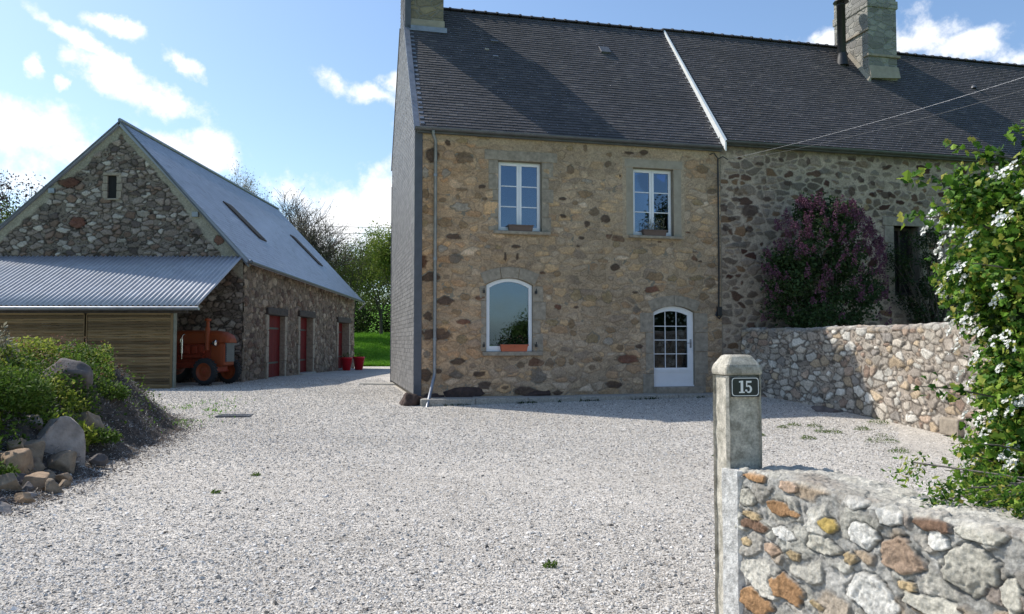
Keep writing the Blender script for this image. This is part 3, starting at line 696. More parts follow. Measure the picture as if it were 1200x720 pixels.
roof_side(house, .06, 7.95, DEPTH+.14, EAVE_Z-.02, RIDGE_B, RIDGE_Z, M['slate'], 22, front=False, name='rear_roof')
deck(house, .06, 7.93, -.12, EAVE_Z, RIDGE_B, RIDGE_Z-.01, DEPTH+.12)
ridge(mr, 1.0, 7.95, RIDGE_B, RIDGE_Z+.02)
def gutter(parent, u0, u1, y, z, mat, r=.065):
    m = MB(); V = []
    for x in (u0, u1):
        for rr in (r, r-.006):
            for q in range(9):
                t = math.pi+math.pi*q/8; V.append((x, y+math.cos(t)*rr, z+math.sin(t)*rr))
    F = [(i, i+1, i+19, i+18) for i in range(8)]+[(i+9, i+10, i+28, i+27) for i in range(8)]+[(0,9,27,18),(8,17,35,26)]
    F += [(i, i+1, i+10, i+9) for i in range(8)]+[(i+18, i+19, i+28, i+27) for i in range(8)]
    m.add(V, F, 0, False); return m.build('gutter', M[mat], parent)
gutter(house, -.08, 7.9, -.2, 6.40, 'zinc_dark')
b = MB(); b.box((.0,-.13,6.3),(7.92,-.035,6.385)); b.build('fascia', M['zinc_dark'], house)
b = MB(); b.tube([(.36,-.2,6.34),(.36,-.19,6.25),(.43,-.09,6.12),(.43,-.085,.6),(.42,-.09,.52),(.16,-.75,-.2)], .04, 12)
for z in (1.4, 3.3, 5.3): b.tube([(.43,-.085,z-.03),(.43,-.085,z+.03)], .05, 12)
b.build('downpipe', M['zinc'], house)
# soakers up the left verge
b = MB()
Ls1 = math.hypot(RIDGE_B+.14, RIDGE_Z-EAVE_Z+.02)
for k in range(24):
    s = .15+k*.205
    if s > 4.35: break
    P = np.array([.07, -.14, EAVE_Z-.02])+S1*s+N1*.014
    q = [P, P+np.array([.1,0,0]), P+np.array([.1,0,0])+S1*.085, P+S1*.085]
    MB().hexa([tuple(p) for p in q]+[tuple(p+N1*.006) for p in q]).build('lead_soaker', M['zinc'], mr)
# two little roof vents
def on_roof(u, s, w, h, mat, name, k=.07):
    P = np.array([u, -.14, EAVE_Z-.02])+S1*s; X = np.array([1.,0,0]); b = MB()
    q = [P-X*w/2, P+X*w/2, P+X*w/2+S1*h, P-X*w/2+S1*h]
    b.hexa([tuple(p) for p in q]+[tuple(p+N1*(k if i < 2 else k*.5)) for i, p in enumerate(q)])
    return b.build(name, mat, mr, bevel=.008)
o = on_roof(5.7, 4.15, .3, .34, M['zinc_dark'], 'roof_vent')
on_roof(2.42, 4.2, .22, .12, M['zinc_dark'], 'roof_vent', .05)
on_roof(2.15, 3.75, .12, .1, M['cement'], 'roof_vent', .03); on_roof(2.35, 3.45, .16, .07, M['zinc'], 'roof_vent', .03)
# --- left chimney
M['chim_l'] = m_masonry('chimney_stone_ochre', [(0,(.12,.10,.07)),(.4,(.2,.17,.12)),(.75,(.3,.25,.16)),(1,(.26,.19,.1))], (.24,.21,.16), (2.6,2.6,4.4), .05)
M['chim_r'] = m_masonry('chimney_stone_grey', [(0,(.17,.16,.14)),(.4,(.23,.22,.2)),(.75,(.3,.29,.26)),(1,(.36,.33,.28))], (.27,.26,.23), (3.0,3.0,5.2), .05)
def roofz(y): return EAVE_Z-.02+(min(y, 2*RIDGE_B-y)+.14)*S1[2]/S1[1]
ch = MB(); ch.box((.02,2.7,9.7),(1.02,3.85,12.6)); ch = ch.build('chimney', M['chim_l'], house, bevel=.03)
b = MB(); b.box((-.0,2.665,9.7),(1.045,3.88,10.22)); b.build('cement_collar', M['cement'], ch, bevel=.02)
b = MB(); b.box((-.03,2.63,12.45),(1.07,3.92,12.62)); b.build('cap', M['cement'], ch, bevel=.02)
b = MB(); b.box((.0,2.6,9.86),(1.1,2.664,10.0)); b.build('lead_flashing', M['zinc'], ch)
V, F, T = slates((-.05, 3.95, 9.9), (0,-1,0), (0,0,1), (-1,0,0), 1.32, 2.7, .2, .115, 8)
link('slate_cladding', np_mesh('slate_cladding', V, F), ch, [M['slate_gable']])
b = MB(); b.box((-.045,2.62,9.9),(.018,3.95,12.6)); b.box((-.06,2.6,9.9),(.1,2.66,12.5)); b.build('cladding_frame', M['zinc_trim'], ch)
# cable and its junction box at the right-hand end of the front
b = MB()
b.tube([(7.84,-.06,6.1),(7.84,-.05,3.2),(7.82,-.05,2.2)], .02, 8)
b.tube([(7.6,-.06,6.2),(7.72,-.08,6.25),(7.84,-.07,6.1)], .014, 6); b.tube([(7.84,-.07,6.1),(7.95,-.12,6.16),(8.1,-.1,6.1)], .014, 6)
b.tube([(7.82,-.05,2.2),(7.72,-.07,2.02),(7.82,-.08,1.93),(7.9,-.07,2.05)], .022, 8)
cb = b.build('supply_cable', M['black'], house)
b = MB(); b.box((7.76,-.12,2.0),(7.88,-.03,2.24)); b.build('junction_box', M['black'], cb, bevel=.01)

# ================================================================== NEIGHBOURING HOUSE
nb = house_thing('stone_house', 'long adjoining stone house to the right with a black stove pipe and large stone chimney')
NE, NZ = 26.0, 6.60
NW = (13.21, 14.04, 2.62, 4.55)
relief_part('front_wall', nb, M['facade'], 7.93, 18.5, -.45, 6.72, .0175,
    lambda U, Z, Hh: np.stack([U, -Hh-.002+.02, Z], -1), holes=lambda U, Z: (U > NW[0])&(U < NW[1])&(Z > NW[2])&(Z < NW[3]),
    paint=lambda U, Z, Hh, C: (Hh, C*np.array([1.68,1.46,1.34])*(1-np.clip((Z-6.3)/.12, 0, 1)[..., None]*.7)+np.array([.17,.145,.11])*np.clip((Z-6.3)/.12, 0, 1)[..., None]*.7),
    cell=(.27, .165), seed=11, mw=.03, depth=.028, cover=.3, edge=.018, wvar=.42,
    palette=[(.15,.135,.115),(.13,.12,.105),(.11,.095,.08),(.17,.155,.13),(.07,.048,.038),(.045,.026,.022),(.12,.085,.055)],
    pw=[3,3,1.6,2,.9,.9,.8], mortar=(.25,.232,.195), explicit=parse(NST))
b = MB()
b.plate(rect(7.955, NE, -.5, 6.6), [rect(*NW)], .03, .55); b.box((7.955,DEPTH-.5,-.5),(NE,DEPTH,6.55)); b.box((NE-.5,.56,-.5),(NE,DEPTH-.51,6.5))
n = 5
for x0, x1 in ((7.94,8.3),(NE-.4,NE-.02)):
    V = [(x0,y,z) for y, z in ((.1,6.3),(DEPTH-.1,6.3),(DEPTH-.1,6.55),(RIDGE_B,RIDGE_Z-.14),(.1,6.55))]; V += [(x1,y,z) for _,y,z in V]
    b.add(V, [tuple(range(n))[::-1], tuple(range(n, 2*n))]+[(i,(i+1)%n,(i+1)%n+n,i+n) for i in range(n)])
b.build('wall', M['mortar'], nb)
b = MB(); b.box((NW[0]-.35,-.02,NW[3]),(NW[1]+.3,.3,NW[3]+.24))
for k in range(4):
    z = NW[2]+(NW[3]-NW[2])*k/4; z2 = NW[2]+(NW[3]-NW[2])*(k+1)/4-.008
    b.box((NW[0]-.2-.1*(k%2),-.018,z),(NW[0]-.004,.3,z2)); b.box((NW[1]+.004,-.018,z),(NW[1]+.3-.1*(k%2),.3,z2))
b.build('window_surround', M['granite'], nb, bevel=.012)
b = MB(); b.plate(rect(NW[0]+.01,NW[1]-.01,NW[2]+.01,NW[3]-.01), [rect(NW[0]+.09,NW[1]-.09,NW[2]+.1,NW[3]-.09)], .28, .34); b.box(((NW[0]+NW[1])/2-.03,.285,NW[2]+.1),((NW[0]+NW[1])/2+.03,.335,NW[3]-.09))
w = b.build('window', M['oldwood'], nb)
b = MB(); b.box((NW[0]+.05,.345,NW[2]+.05),(NW[1]-.05,.36,NW[3]-.05)); b.build('dark_inside', M['blackhole'], w)  # sheet coloured near-black for the shade inside the window opening
b = MB(); b.box((9.32,-.01,.55),(9.7,.12,.8)); b.build('vent_opening', M['blackhole'], nb)
nr, S2, N2 = roof_side(nb, 7.98, NE, -.16, NZ, RIDGE_B, RIDGE_Z+.05, M['slate_old'], 31)
roof_side(nb, 7.98, NE, DEPTH+.16, NZ, RIDGE_B, RIDGE_Z+.05, M['slate_old'], 32, w=.4, ex=.2, front=False, name='rear_roof')
deck(nb, 7.98, NE, -.14, NZ+.02, RIDGE_B, RIDGE_Z+.04, DEPTH+.14)
ridge(nr, 7.95, NE, RIDGE_B, RIDGE_Z+.07)
gutter(nb, 7.96, NE, -.22, 6.56, 'zinc_dark', .06)
b = MB(); b.box((8.0,-.15,6.47),(NE,-.02,6.55)); b.build('fascia', M['zinc_dark'], nb)
# white verge flashing where its roof stands above the first house's
b = MB()
y0, y1 = -.26, RIDGE_B-.1
def zn(y): return NZ+(y+.16)*S2[2]/S2[1]
b.hexa([(7.945,y0,zn(y0)-.2),(7.985,y0,zn(y0)-.2),(7.985,y1,zn(y1)-.04),(7.945,y1,zn(y1)-.04),(7.945,y0,zn(y0)+.05),(7.985,y0,zn(y0)+.05),(7.985,y1,zn(y1)+.05),(7.945,y1,zn(y1)+.05)])
b.hexa([(7.935,y0,zn(y0)+.045),(8.02,y0,zn(y0)+.045),(7.99,y1,zn(y1)+.045),(7.95,y1,zn(y1)+.045),(7.935,y0,zn(y0)+.06),(8.02,y0,zn(y0)+.06),(7.99,y1,zn(y1)+.06),(7.95,y1,zn(y1)+.06)])
b.build('white_flashing', M['white_metal'], nr)
b = MB()
for k in range(21):
    s = .12+k*.235
    P = np.array([7.87-.0*k, -.14, EAVE_Z-.02])+S1*s+N1*.016; w_ = .085
    q = [P, P+np.array([w_,0,0]), P+np.array([w_,0,0])+S1*.05, P+S1*.05]
    MB().hexa([tuple(p) for p in q]+[tuple(p+N1*.006) for p in q]).build('lead_soaker', M['zinc'], nr)
# chimney
cm = MB(); cm.box((14.36,2.3,9.2),(15.42,3.95,12.7)); cm = cm.build('chimney', M['chim_r'], nb, bevel=.03)
b = MB()
b.box((14.33,2.26,11.86),(15.46,3.99,12.12)); b.build('stone_course', M['chim_r'], cm, bevel=.03)
b = MB(); b.box((14.31,2.24,10.28),(15.5,2.5,10.36)); b.box((14.3,2.24,11.1),(14.36,3.9,11.17)); b.build('drip_ledge', M['granite'], cm, bevel=.015)
b = MB(); b.hexa([(14.36,2.19,9.55),(15.44,2.19,9.62),(15.42,2.31,9.6),(14.36,2.31,9.6),(14.37,2.26,9.98),(15.42,2.26,9.98),(15.42,2.31,9.98),(14.37,2.31,9.98)]); b.build('cement_fillet', M['cement'], cm)
b = MB()
zz = lambda y: NZ+(y+.16)*S2[2]/S2[1]
b.hexa([(14.24,2.2,zz(2.2)),(14.36,2.2,zz(2.2)),(14.36,3.15,zz(3.15)),(14.24,3.15,zz(3.15)),(14.33,2.2,zz(2.2)+.15),(14.37,2.2,zz(2.2)+.15),(14.37,3.15,zz(3.15)+.15),(14.33,3.15,zz(3.15)+.15)]); b.build('cement_fillet', M['cement'], cm)
# stove pipe
b = MB(); b.lathe([(.13,9.9),(.13,12.05),(.135,12.05),(.135,12.1),(.1,12.1)], (13.82,2.85,0), 20)
sp = b.build('stove_pipe', M['black'], nb)
b = MB(); b.lathe([(.02,12.27),(.2,12.22),(.24,12.16),(.2,12.15),(.02,12.16)], (13.82,2.85,0), 20)
for k in range(3): a = k*2.1; b.box((13.82+.11*math.cos(a)-.01,2.85+.11*math.sin(a)-.01,12.05),(13.82+.11*math.cos(a)+.01,2.85+.11*math.sin(a)+.01,12.2))
b.build('rain_cap', M['black'], sp)
b = MB(); b.lathe([(.2,-.1),(.16,.16),(.14,.25),(.14,.3)], (13.82,2.83,10.2), 18); b.build('pipe_collar', M['black'], sp)
b = MB(); b.lathe([(.0,.08),(.06,.08),(.09,0)], (15.0+3.3,2.3,zz(2.3)+.02), 8); b.build('roof_vent', M['zinc_dark'], nr)

# ================================================================== THINGS ROUND THE HOUSE
ca, sa = math.cos(A0), math.sin(A0)
def W(u, b, z=0): return (HX+u*ca-b*sa, HY+u*sa+b*ca, HZ+z)
def at_house(name, label, cat, u, b, z, group=None): return thing(name, label, cat, W(u, b, z), A0, group)
kb = at_house('stone_kerb', 'low concrete kerb slab running along the foot of the stone house', 'kerb', 0, 0, 0)
b = MB()
for k in range(6):
    u0 = .05+k*1.27; u1 = u0+1.262; dz = random.uniform(-.008,.008)
    MB().box((u0, -.62, -.35), (min(u1,7.6), -.04, .03+dz)).build('slab', M['concrete'], kb, bevel=.02)
b = MB(); b.box((0,0,-.2),(1.45,.7,.05)); o = b.build('stone_slab', M['concrete'], bevel=.03); o.location = (-4.75, 23.9, .30); o.rotation_euler = (0,0,-.25)
tag(o, 'flat pale slab lying on the gravel by the slate gable', 'slab')
def planter(name, label, u, z, y, L, mat, h=.15):
    t = at_house(name, label, 'planter', u, y, z)
    b = MB(); w = .09
    b.hexa([(-L/2+.03,-w+.02,0),(L/2-.03,-w+.02,0),(L/2-.03,w-.02,0),(-L/2+.03,w-.02,0),(-L/2,-w,h),(L/2,-w,h),(L/2,w,h),(-L/2,w,h)])
    b.plate(rect(-L/2-.012, L/2+.012, h-.03, h), [], -w-.012, -w+.002)
    b.box((-L/2-.012, w-.002, h-.03),(L/2+.012, w+.012, h))
    b.build('box', mat, t, bevel=.006)
    b = MB(); b.box((-L/2+.02,-w+.02,h-.01),(L/2-.02,w-.02,h+.004)); b.build('soil', M['soil'], t)
    return t
planter('flower_box', 'empty brown window box on the sill of the left upper window', 2.53, W1[2], -.02, .62, M['brown_pl'])
t = planter('flower_box', 'brown window box with wispy pale plants on the right upper sill', 6.05, W2[2], -.02, .64, M['brown_pl'])
r = rnd(4); P = np.stack([r.uniform(-.3,.3,140), r.uniform(-.06,.06,140), .15+.3*r.random(140)**1.2], 1)
leaf_obj('foliage', P, .045, 3, M['lf_bud'], t)
b = MB()
for k in range(14):
    x = r.uniform(-.27,.27); b.tube([(x,0,.14),(x+r.uniform(-.06,.06),r.uniform(-.05,.03),.2+r.uniform(.1,.28))], .004, 5)
b.build('stems', M['bark_pale'], t)
t = planter('flower_box', 'terracotta window box with dark geraniums under the big arched window', 2.37, W3[2], -.0, .68, M['terracotta'], .17)
P = np.stack([r.uniform(-.36,.32,260), r.uniform(-.09,.07,260), .15+.22*r.random(260)**1.4], 1)
leaf_obj('foliage', P, .05, 6, M['lf_dark'], t)
P = np.stack([r.uniform(-.32,.3,60), r.uniform(-.09,.05,60), .22+.18*r.random(60)], 1)
leaf_obj('blossom', P, .03, 7, M['lf_red'], t)
# red tub beyond the low wall
t = thing('red_tub', 'red plastic tub just showing over the yard wall by the house corner', 'tub', W(8.98, -.5, .885), 0)
b = MB(); b.lathe([(0,0),(.2,0),(.27,.75),(.29,.76),(.29,.79),(.26,.79),(.2,.1),(0,.1)], n=24); b.build('tub', M['red_plastic'], t)
b = MB(); b.tube([(-.27,0,.74),(-.3,0,.7),(0,0,.7),(.3,0,.7),(.27,0,.74)], .012, 6); b.build('handle', M['black'], t)
b = MB(); b.box((-.32,-.3,-.9),(.32,.3,-.003)); b.build('stand', M['granite'], t, bevel=.03)

# overhead service cable from the house corner, and the far power line
def wire(pts, r, sag, n=24):
    m = MB(); a, c = map(Vector, pts); P = []
    for i in range(n+1):
        t = i/n; p = a.lerp(c, t); p.z -= sag*4*t*(1-t); P.append(p)
    m.tube(P, r, 6); return m
o = wire([W(8.1,-.1,6.1), (9.6, 10.2, 6.1)], .0038, .14).build('overhead_cable', M['zinc'])
tag(o, 'upper strand of the service cable crossing in front of the slate roof', 'cable', 'overhead service cables')
o = wire([W(8.1,-.1,6.04), (9.75, 10.1, 5.93)], .003, .2).build('overhead_cable', M['zinc_dark'])
tag(o, 'lower strand of the service cable crossing in front of the slate roof', 'cable', 'overhead service cables')
for k, (za, zc) in enumerate([(12.0,11.6),(11.6,11.15)]):
    o = wire([(-40, 62+k, za), (20, 70+k, zc+.9)], .022, .8).build('power_line', M['zinc_dark'])
    tag(o, ['upper', 'lower'][k]+' of the thin distant power lines in front of the clouds', 'power line', 'distant power lines')
# ================================================================== BARN
BX = -8.95
barn = thing('stone_barn', 'old rubble stone barn with blue grey slate roof and red doors', 'barn', (0,0,0))
APX, APZ = -13.1, 8.9
EV, EL_ = (-8.95, 4.32), (-18.4, 4.15)
def bslope(X): return np.minimum(APZ-(X-APX)*(APZ-EV[1])/(EV[0]-APX), APZ-(APX-X)*(APZ-EL_[1])/(APX-EL_[0]))
def bpaint(U, Z, Hh, C):
    d = bslope(U)-Z+(fbm(U*2.5, Z*2.5, 91, 3)-.5)*.35
    wR = .28+np.clip((U-APX)/4.2, 0, 1)*.42; wL = .3+np.clip((APX-U)/5, 0, 1)*.1
    wd = np.where(U > APX, wR, wL)
    s = np.clip((wd-d)/.08, 0, 1)
    g_ = np.array([.34,.31,.245])*(.85+.3*fbm(U*2, Z*2, 92, 4))[..., None]
    C = C*(1-s[..., None])+g_*s[..., None]
    return Hh*(1-s*.8)+.02*s, C
SL = (-13.52,-13.22,6.42,7.18)
relief_part('gable_wall', barn, M['rubble'], -18.6, BX, -.2, 8.9, .026,
    lambda X, Z, Hh: np.stack([X, 25.5-Hh, Z], -1), ztop=bslope, holes=lambda X, Z: (X > SL[0])&(X < SL[1])&(Z > SL[2])&(Z < SL[3]), paint=bpaint,
    cell=(.21,.125), seed=51, mw=.010, depth=.045, cover=.2, edge=.012, wvar=.6, joint=.75, facet=1.2,
    palette=[(.27,.215,.18),(.21,.17,.145),(.32,.265,.225),(.44,.39,.34),(.17,.12,.095),(.22,.15,.115),(.12,.095,.085)],
    pw=[3,3,2.2,1.8,.8,1.2,1], mortar=(.215,.178,.145),
    explicit=[(-14.85,6.95,.75,.34,'r'),(-14.5,5.6,.6,.45,'r'),(-9.75,5.02,.4,.32,'r'),(-12.3,5.9,.5,.3,'w'),(-15.6,6.1,.4,.3,'g'),(-13.0,5.0,.35,.2,'w')])
zb = lambda Y: 4.32-.36*(Y-25.5)/18.0
DOORS = [(28.05,30.05,.3,2.62),(32.2,34.3,.3,2.68),(39.3,41.9,.2,2.62)]
relief_part('side_wall', barn, M['rubble'], 25.5, 43.5, -.3, 4.4, .03,
    lambda Y, Z, Hh: np.stack([BX+Hh, Y, Z], -1), ztop=lambda Y: zb(Y),
    holes=lambda Y, Z: sum(((Y > d[0])&(Y < d[1])&(Z < d[3])) for d in DOORS) > 0,
    cell=(.27,.175), seed=61, mw=.018, depth=.05, cover=.3, edge=.015, wvar=.5, joint=.6, facet=1.,
    palette=[(.25,.185,.14),(.21,.155,.12),(.31,.24,.18),(.37,.30,.23),(.16,.10,.075),(.12,.08,.065)],
    pw=[3,2.4,2.2,1.4,1.2,.8], mortar=(.22,.175,.135))
b = MB()
b.add([(x, y, z) for y in (25.56, 25.95) for x, z in ((EL_[0],-.3),(BX-.02,-.3),(BX-.02,EV[1]-.08),(APX,APZ-.1),(EL_[0],EL_[1]-.08))],
      [(0,1,2,3,4),(9,8,7,6,5)]+[(i,(i+1)%5,(i+1)%5+5,i+5) for i in range(5)])
b.add([(x, y, z) for y in (43.0, 43.48) for x, z in ((EL_[0],-.3),(BX-.03,-.3),(BX-.03,3.85),(APX,APZ-.1),(EL_[0],3.85))],
      [(0,1,2,3,4),(9,8,7,6,5)]+[(i,(i+1)%5,(i+1)%5+5,i+5) for i in range(5)])
b.box((EL_[0],25.96,-.3),(EL_[0]+.4,42.99,3.9))
o = b.build('wall', M['mortar'], barn)
b = MB(); ys = 25.96
for d in DOORS:
    b.box((BX-.45,ys,-.3),(BX-.03,d[0],zb(d[0])-.06)); b.box((BX-.45,d[0],d[3]+.0),(BX-.03,d[1],zb(d[1])-.06)); ys = d[1]
b.box((BX-.45,ys,-.3),(BX-.03,42.99,zb(42.9)-.06)); b.build('wall_core', M['mortar'], barn)
b = MB(); b.box((SL[0]-.01,25.52,SL[2]-.01),(SL[1]+.01,25.555,SL[3]+.01)); b.build('slit_window', M['blackhole'], barn)  # near-black sheet stands in for the dark inside the slit
b = MB()
b.box((SL[0]-.14,25.42,SL[3]+.004),(SL[1]+.16,25.6,SL[3]+.1)); b.box((SL[0]-.1,25.43,SL[2]-.06),(SL[1]+.12,25.6,SL[2]-.004))
for k in range(3): 
    z0 = SL[2]+.255*k; b.box((SL[0]-.15-.03*(k%2),25.45,z0),(SL[0]-.002,25.69,z0+.24)); b.box((SL[1]+.002,25.45,z0),(SL[1]+.16+.03*(k%2),25.69,z0+.24))
b.build('slit_surround', M['granite'], barn, bevel=.015)
for k, d in enumerate(DOORS):
    b = MB(); n = 6; w = (d[1]-d[0])/n
    dx = BX-(.15,.24,.34)[k]
    if k == 0: b.box((dx-.05,d[0]+.01,d[2]),(dx,d[1]-.01,d[3]))
    o_ = MB()
    for q in range(n): o_.box((dx,d[0]+q*w+.004,d[2]),(dx+.025,d[0]+(q+1)*w-.004,d[3]-.01))
    if k: o_.box((dx-.05,d[0]+.01,d[2]),(dx-.001,d[1]-.01,d[3]-.01))
    else: o_.box((dx-.05,d[0]+.01,d[2]),(dx-.001,d[1]-.01,d[3]-.01))
    dd = o_.build('door', M['red_paint'], barn)
    b = MB(); b.tube([(dx+.05,d[1]-.15,1.3),(dx+.05,d[1]-.15,1.48)], .012, 6); b.box((dx+.02,d[0]+.03,.8),(dx+.035,d[1]-.2,.87)); b.box((dx+.02,d[0]+.03,2.1),(dx+.035,d[1]-.2,2.17)); b.build('handle', M['black'], dd)
    l = MB(); l.hexa([(BX-.35,d[0]-.22,d[3]-.0),(BX+.13,d[0]-.24,d[3]+.01),(BX+.13,d[1]+.26,d[3]-.01),(BX-.35,d[1]+.22,d[3]),(BX-.35,d[0]-.22,d[3]+.26),(BX+.12,d[0]-.22,d[3]+.25),(BX+.13,d[1]+.24,d[3]+.28),(BX-.35,d[1]+.22,d[3]+.26)])
    l.build('lintel', M['oldwood'], barn, bevel=.03)
    j = MB(); q = (d[3]-d[2])/4
    for h in range(4):
        z0 = d[2]-.1 if h == 0 else d[2]+h*q+.005
        for bx_ in (((BX-.36,d[1]-.015,z0),(BX+.085,d[1]+.2+.1*(h%2),d[2]+(h+1)*q-.005)), ((BX-.36,d[0]-.2-.1*(h%2),z0),(BX+.085,d[0]+.015,d[2]+(h+1)*q-.005))): MB().box(*bx_).build('jamb_stone', M['granite'], barn, bevel=.02)
    s_ = MB(); s_.box((BX-.35,d[0]-.1,d[2]-.3),(BX+.22,d[1]+.1,d[2]-.004)); s_.build('doorstep', M['concrete'], barn, bevel=.03)
# roof
A_, B_, C_, D_ = map(np.array, ((-8.72,25.36,4.33),(-8.45,43.4,3.93),(-13.1,42.7,9.02),(-13.1,25.36,9.0)))
Lb, Hb = 17.7, 6.35
def bil(x, s):
    t = x/Lb; v = min(s/Hb, 1.0); return (A_*(1-t)+B_*t)*(1-v)+(D_*(1-t)+C_*t)*v
Sb = (D_-A_)/np.linalg.norm(D_-A_); Nb = np.cross((0,1,0), -Sb); Nb = Nb if Nb[2] > 0 else -Nb
V, F, T = slates(A_, (0,1,0), Sb, Nb, Lb, Hb, .27, .16, 41, bil=bil, th=.005)
br = link('roof', np_mesh('roof', V, F), barn, [M['slate_barn']])
b = MB()
b.hexa([tuple(A_-Nb*.12),tuple(B_-Nb*.12),tuple(C_-Nb*.12),tuple(D_-Nb*.12),tuple(A_-Nb*.012),tuple(B_-Nb*.012),tuple(C_-Nb*.012),tuple(D_-Nb*.012)])
E2 = np.array((-18.6,25.36,4.1)); F2_ = np.array((-18.6,43.4,3.9))
up_ = np.array((0,0,.1))
b.hexa([tuple(D_-up_),tuple(C_-up_),tuple(F2_-up_),tuple(E2-up_),tuple(D_),tuple(C_),tuple(F2_),tuple(E2)])
b.build('roof_deck', M['slate_barn'], barn)
b = MB(); b.tube([tuple(D_+np.array((0,-.02,.03))),tuple(C_+np.array((0,0,.03)))], .07, 8); b.build('ridge_tiles', M['zinc'], br)
b = MB()
for y in (27, 31, 35, 39, 42.6): pass
P = [A_+(B_-A_)*k/20+np.array((.07,0,-.06)) for k in range(21)]
b.tube([tuple(p) for p in P], .055, 8); b.tube([tuple(P[-1]),tuple(P[-1]+np.array((.02,.1,-.15))),tuple(P[-1]+np.array((-.3,.14,-.45)))], .04, 8)
b.lathe([(.0,0),(.075,0),(.075,.05),(0,.05)], (P[0][0],25.33,P[0][2]), 12, ax='y'); b.build('gutter', M['zinc_dark'], barn)
for (Y0, Y1, a) in ((29.9,30.75,.245),(39.0,39.8,.26)):
    q = []
    for yy, s0 in ((Y0, 0), (Y1, 0), (Y1, 1), (Y0, 1)):
        t = (yy-25.36)/18.0; v = .60 if s0 else .31
        t2 = t+(.026 if not s0 else 0)
        q.append((A_*(1-t2)+B_*t2)*(1-v)+(D_*(1-t2)+C_*t2)*v)
    b = MB(); b.hexa([tuple(p+Nb*.0) for p in q]+[tuple(p+Nb*.05) for p in q]); s_ = b.build('roof_light', M['oldwood'], br)
    b = MB(); c_ = sum(q)/4; qq = [c_+(p-c_)*.9 for p in q]; b.hexa([tuple(p+Nb*.045) for p in qq]+[tuple(p+Nb*.058) for p in qq]); b.build('pane', M['blackhole'], s_)
# small purlin ends on the gable
b = MB()
for x in (-10.55,-15.35): b.hexa([(x-.1,25.38,float(bslope(x))-.30),(x+.1,25.38,float(bslope(x))-.3),(x+.1,25.5,float(bslope(x))-.3),(x-.1,25.5,float(bslope(x))-.3),(x-.1,25.38,float(bslope(x))-.14),(x+.1,25.38,float(bslope(x))-.14),(x+.1,25.5,float(bslope(x))-.14),(x-.1,25.5,float(bslope(x))-.14)])
b.build('purlin_end', M['zinc'], barn)
b = MB()
for (p, q) in (((EV[0]+.2,EV[1]-.2+.0),(APX,APZ+.06)),((EL_[0]-.2,EL_[1]-.17),(APX,APZ+.06))):
    b.hexa([(p[0],25.34,p[1]-.0),(p[0],25.52,p[1]-.0),(q[0],25.52,q[1]),(q[0],25.34,q[1]),(p[0],25.34,p[1]+.07),(p[0],25.52,p[1]+.07),(q[0],25.52,q[1]+.07),(q[0],25.34,q[1]+.07)])
b.build('verge', M['zinc_dark'], barn)
# lean-to on the gable
lean = thing('lean_to_shed', 'open lean-to with corrugated roof and woven wood screen against the barn gable', 'shed', (0,0,0))
x0, x1 = -19.5, -8.95; ya, za, yb, zb2 = 25.42, 4.46, 21.85, 2.66
nx = int((x1-x0)/.0125); X = np.linspace(x0, x1, nx); ph = np.cos(X/.15*2*math.pi)*.024
t = np.linspace(0, 1, 5); V = []
dn = np.array([0, -(za-zb2), (ya-yb)]); dn = dn/np.linalg.norm(dn); dn = np.array([0, dn[1], dn[2]])
for k in t:
    xe = X.copy(); xe = np.where(X > x1-.35, X, X)
    V.append(np.stack([xe+0*k, ya+(yb-ya)*k+dn[1]*ph, za+(zb2-za)*k+dn[2]*ph], 1))
V = np.stack(V, 1)
rr = link('roof', np_mesh('roof', V.reshape(-1,3), grid_faces(nx, 5)), lean, [M['corr']])
rr.data.polygons.foreach_set('use_smooth', [True]*len(rr.data.polygons))
md = rr.modifiers.new('s', 'SOLIDIFY'); md.thickness = .008
b = MB(); b.box((x0,21.74,2.53),(x1+.05,21.86,2.60)); b.tube([(x0,21.75,2.585),(x1+.06,21.75,2.585)], .055, 8); b.build('gutter', M['zinc'], lean)
b = MB(); b.box((x0,21.95,2.45),(-9.3,22.05,2.6)); b.box((x0,23.6,3.28),(-9.1,23.7,3.42))
for x in (-19,-17,-15,-13,-11,-9.4): b.hexa([(x-.04,22.0,2.58),(x+.04,22.0,2.58),(x+.04,25.4,4.28),(x-.04,25.4,4.28),(x-.04,22.0,2.66),(x+.04,22.0,2.66),(x+.04,25.4,4.36),(x-.04,25.4,4.36)])
b.build('rafters', M['oldwood'], lean)
b = MB()
for x in (-9.68,-12.2,-14.75,-17.3): b.box((x-.05,21.97,-.2),(x+.05,22.08,2.46)).box((x-.001,21.96,-.2),(x+.001,21.97,2.4))
b.build('post', M['post_wood'], lean)
for px0, px1 in ((-12.17,-9.74),(-14.72,-12.23),(-17.27,-14.78)):
    r_ = random.Random(int(px0*10)); m = MB(); z = .22; k = 0; nst = 6
    L_ = px1-px0; seg = 30
    while z < 2.42:
        h = r_.uniform(.05,.085); V = []; F = []
        for i in range(seg+1):
            tt = i/seg; x = px0+L_*tt; ph = math.sin(tt*math.pi*4+(k%2)*math.pi)*.018
            zz_ = z+.006*math.sin(tt*9+k); y = 21.985+ph
            V += [(x,y-.008,zz_),(x,y-.012,zz_+h*.5),(x,y-.004,zz_+h*.98),(x,y+.006,zz_)]
        for i in range(seg):
            a = i*4
            for q in range(4): F.append((a+q, a+(q+1)%4, a+4+(q+1)%4, a+4+q))
        m.add(V, F); z += h+.004; k += 1
    p_ = m.build('woven_screen', M['fence'], lean)
    m = MB()
    m.box((px0-.05,21.955,.2),(px0+.02,22.01,2.45)); m.box((px1-.02,21.955,.2),(px1+.05,22.01,2.45)); m.box((px0,21.955,2.41),(px1,22.01,2.46)); m.build('frame', M['fence'], p_)

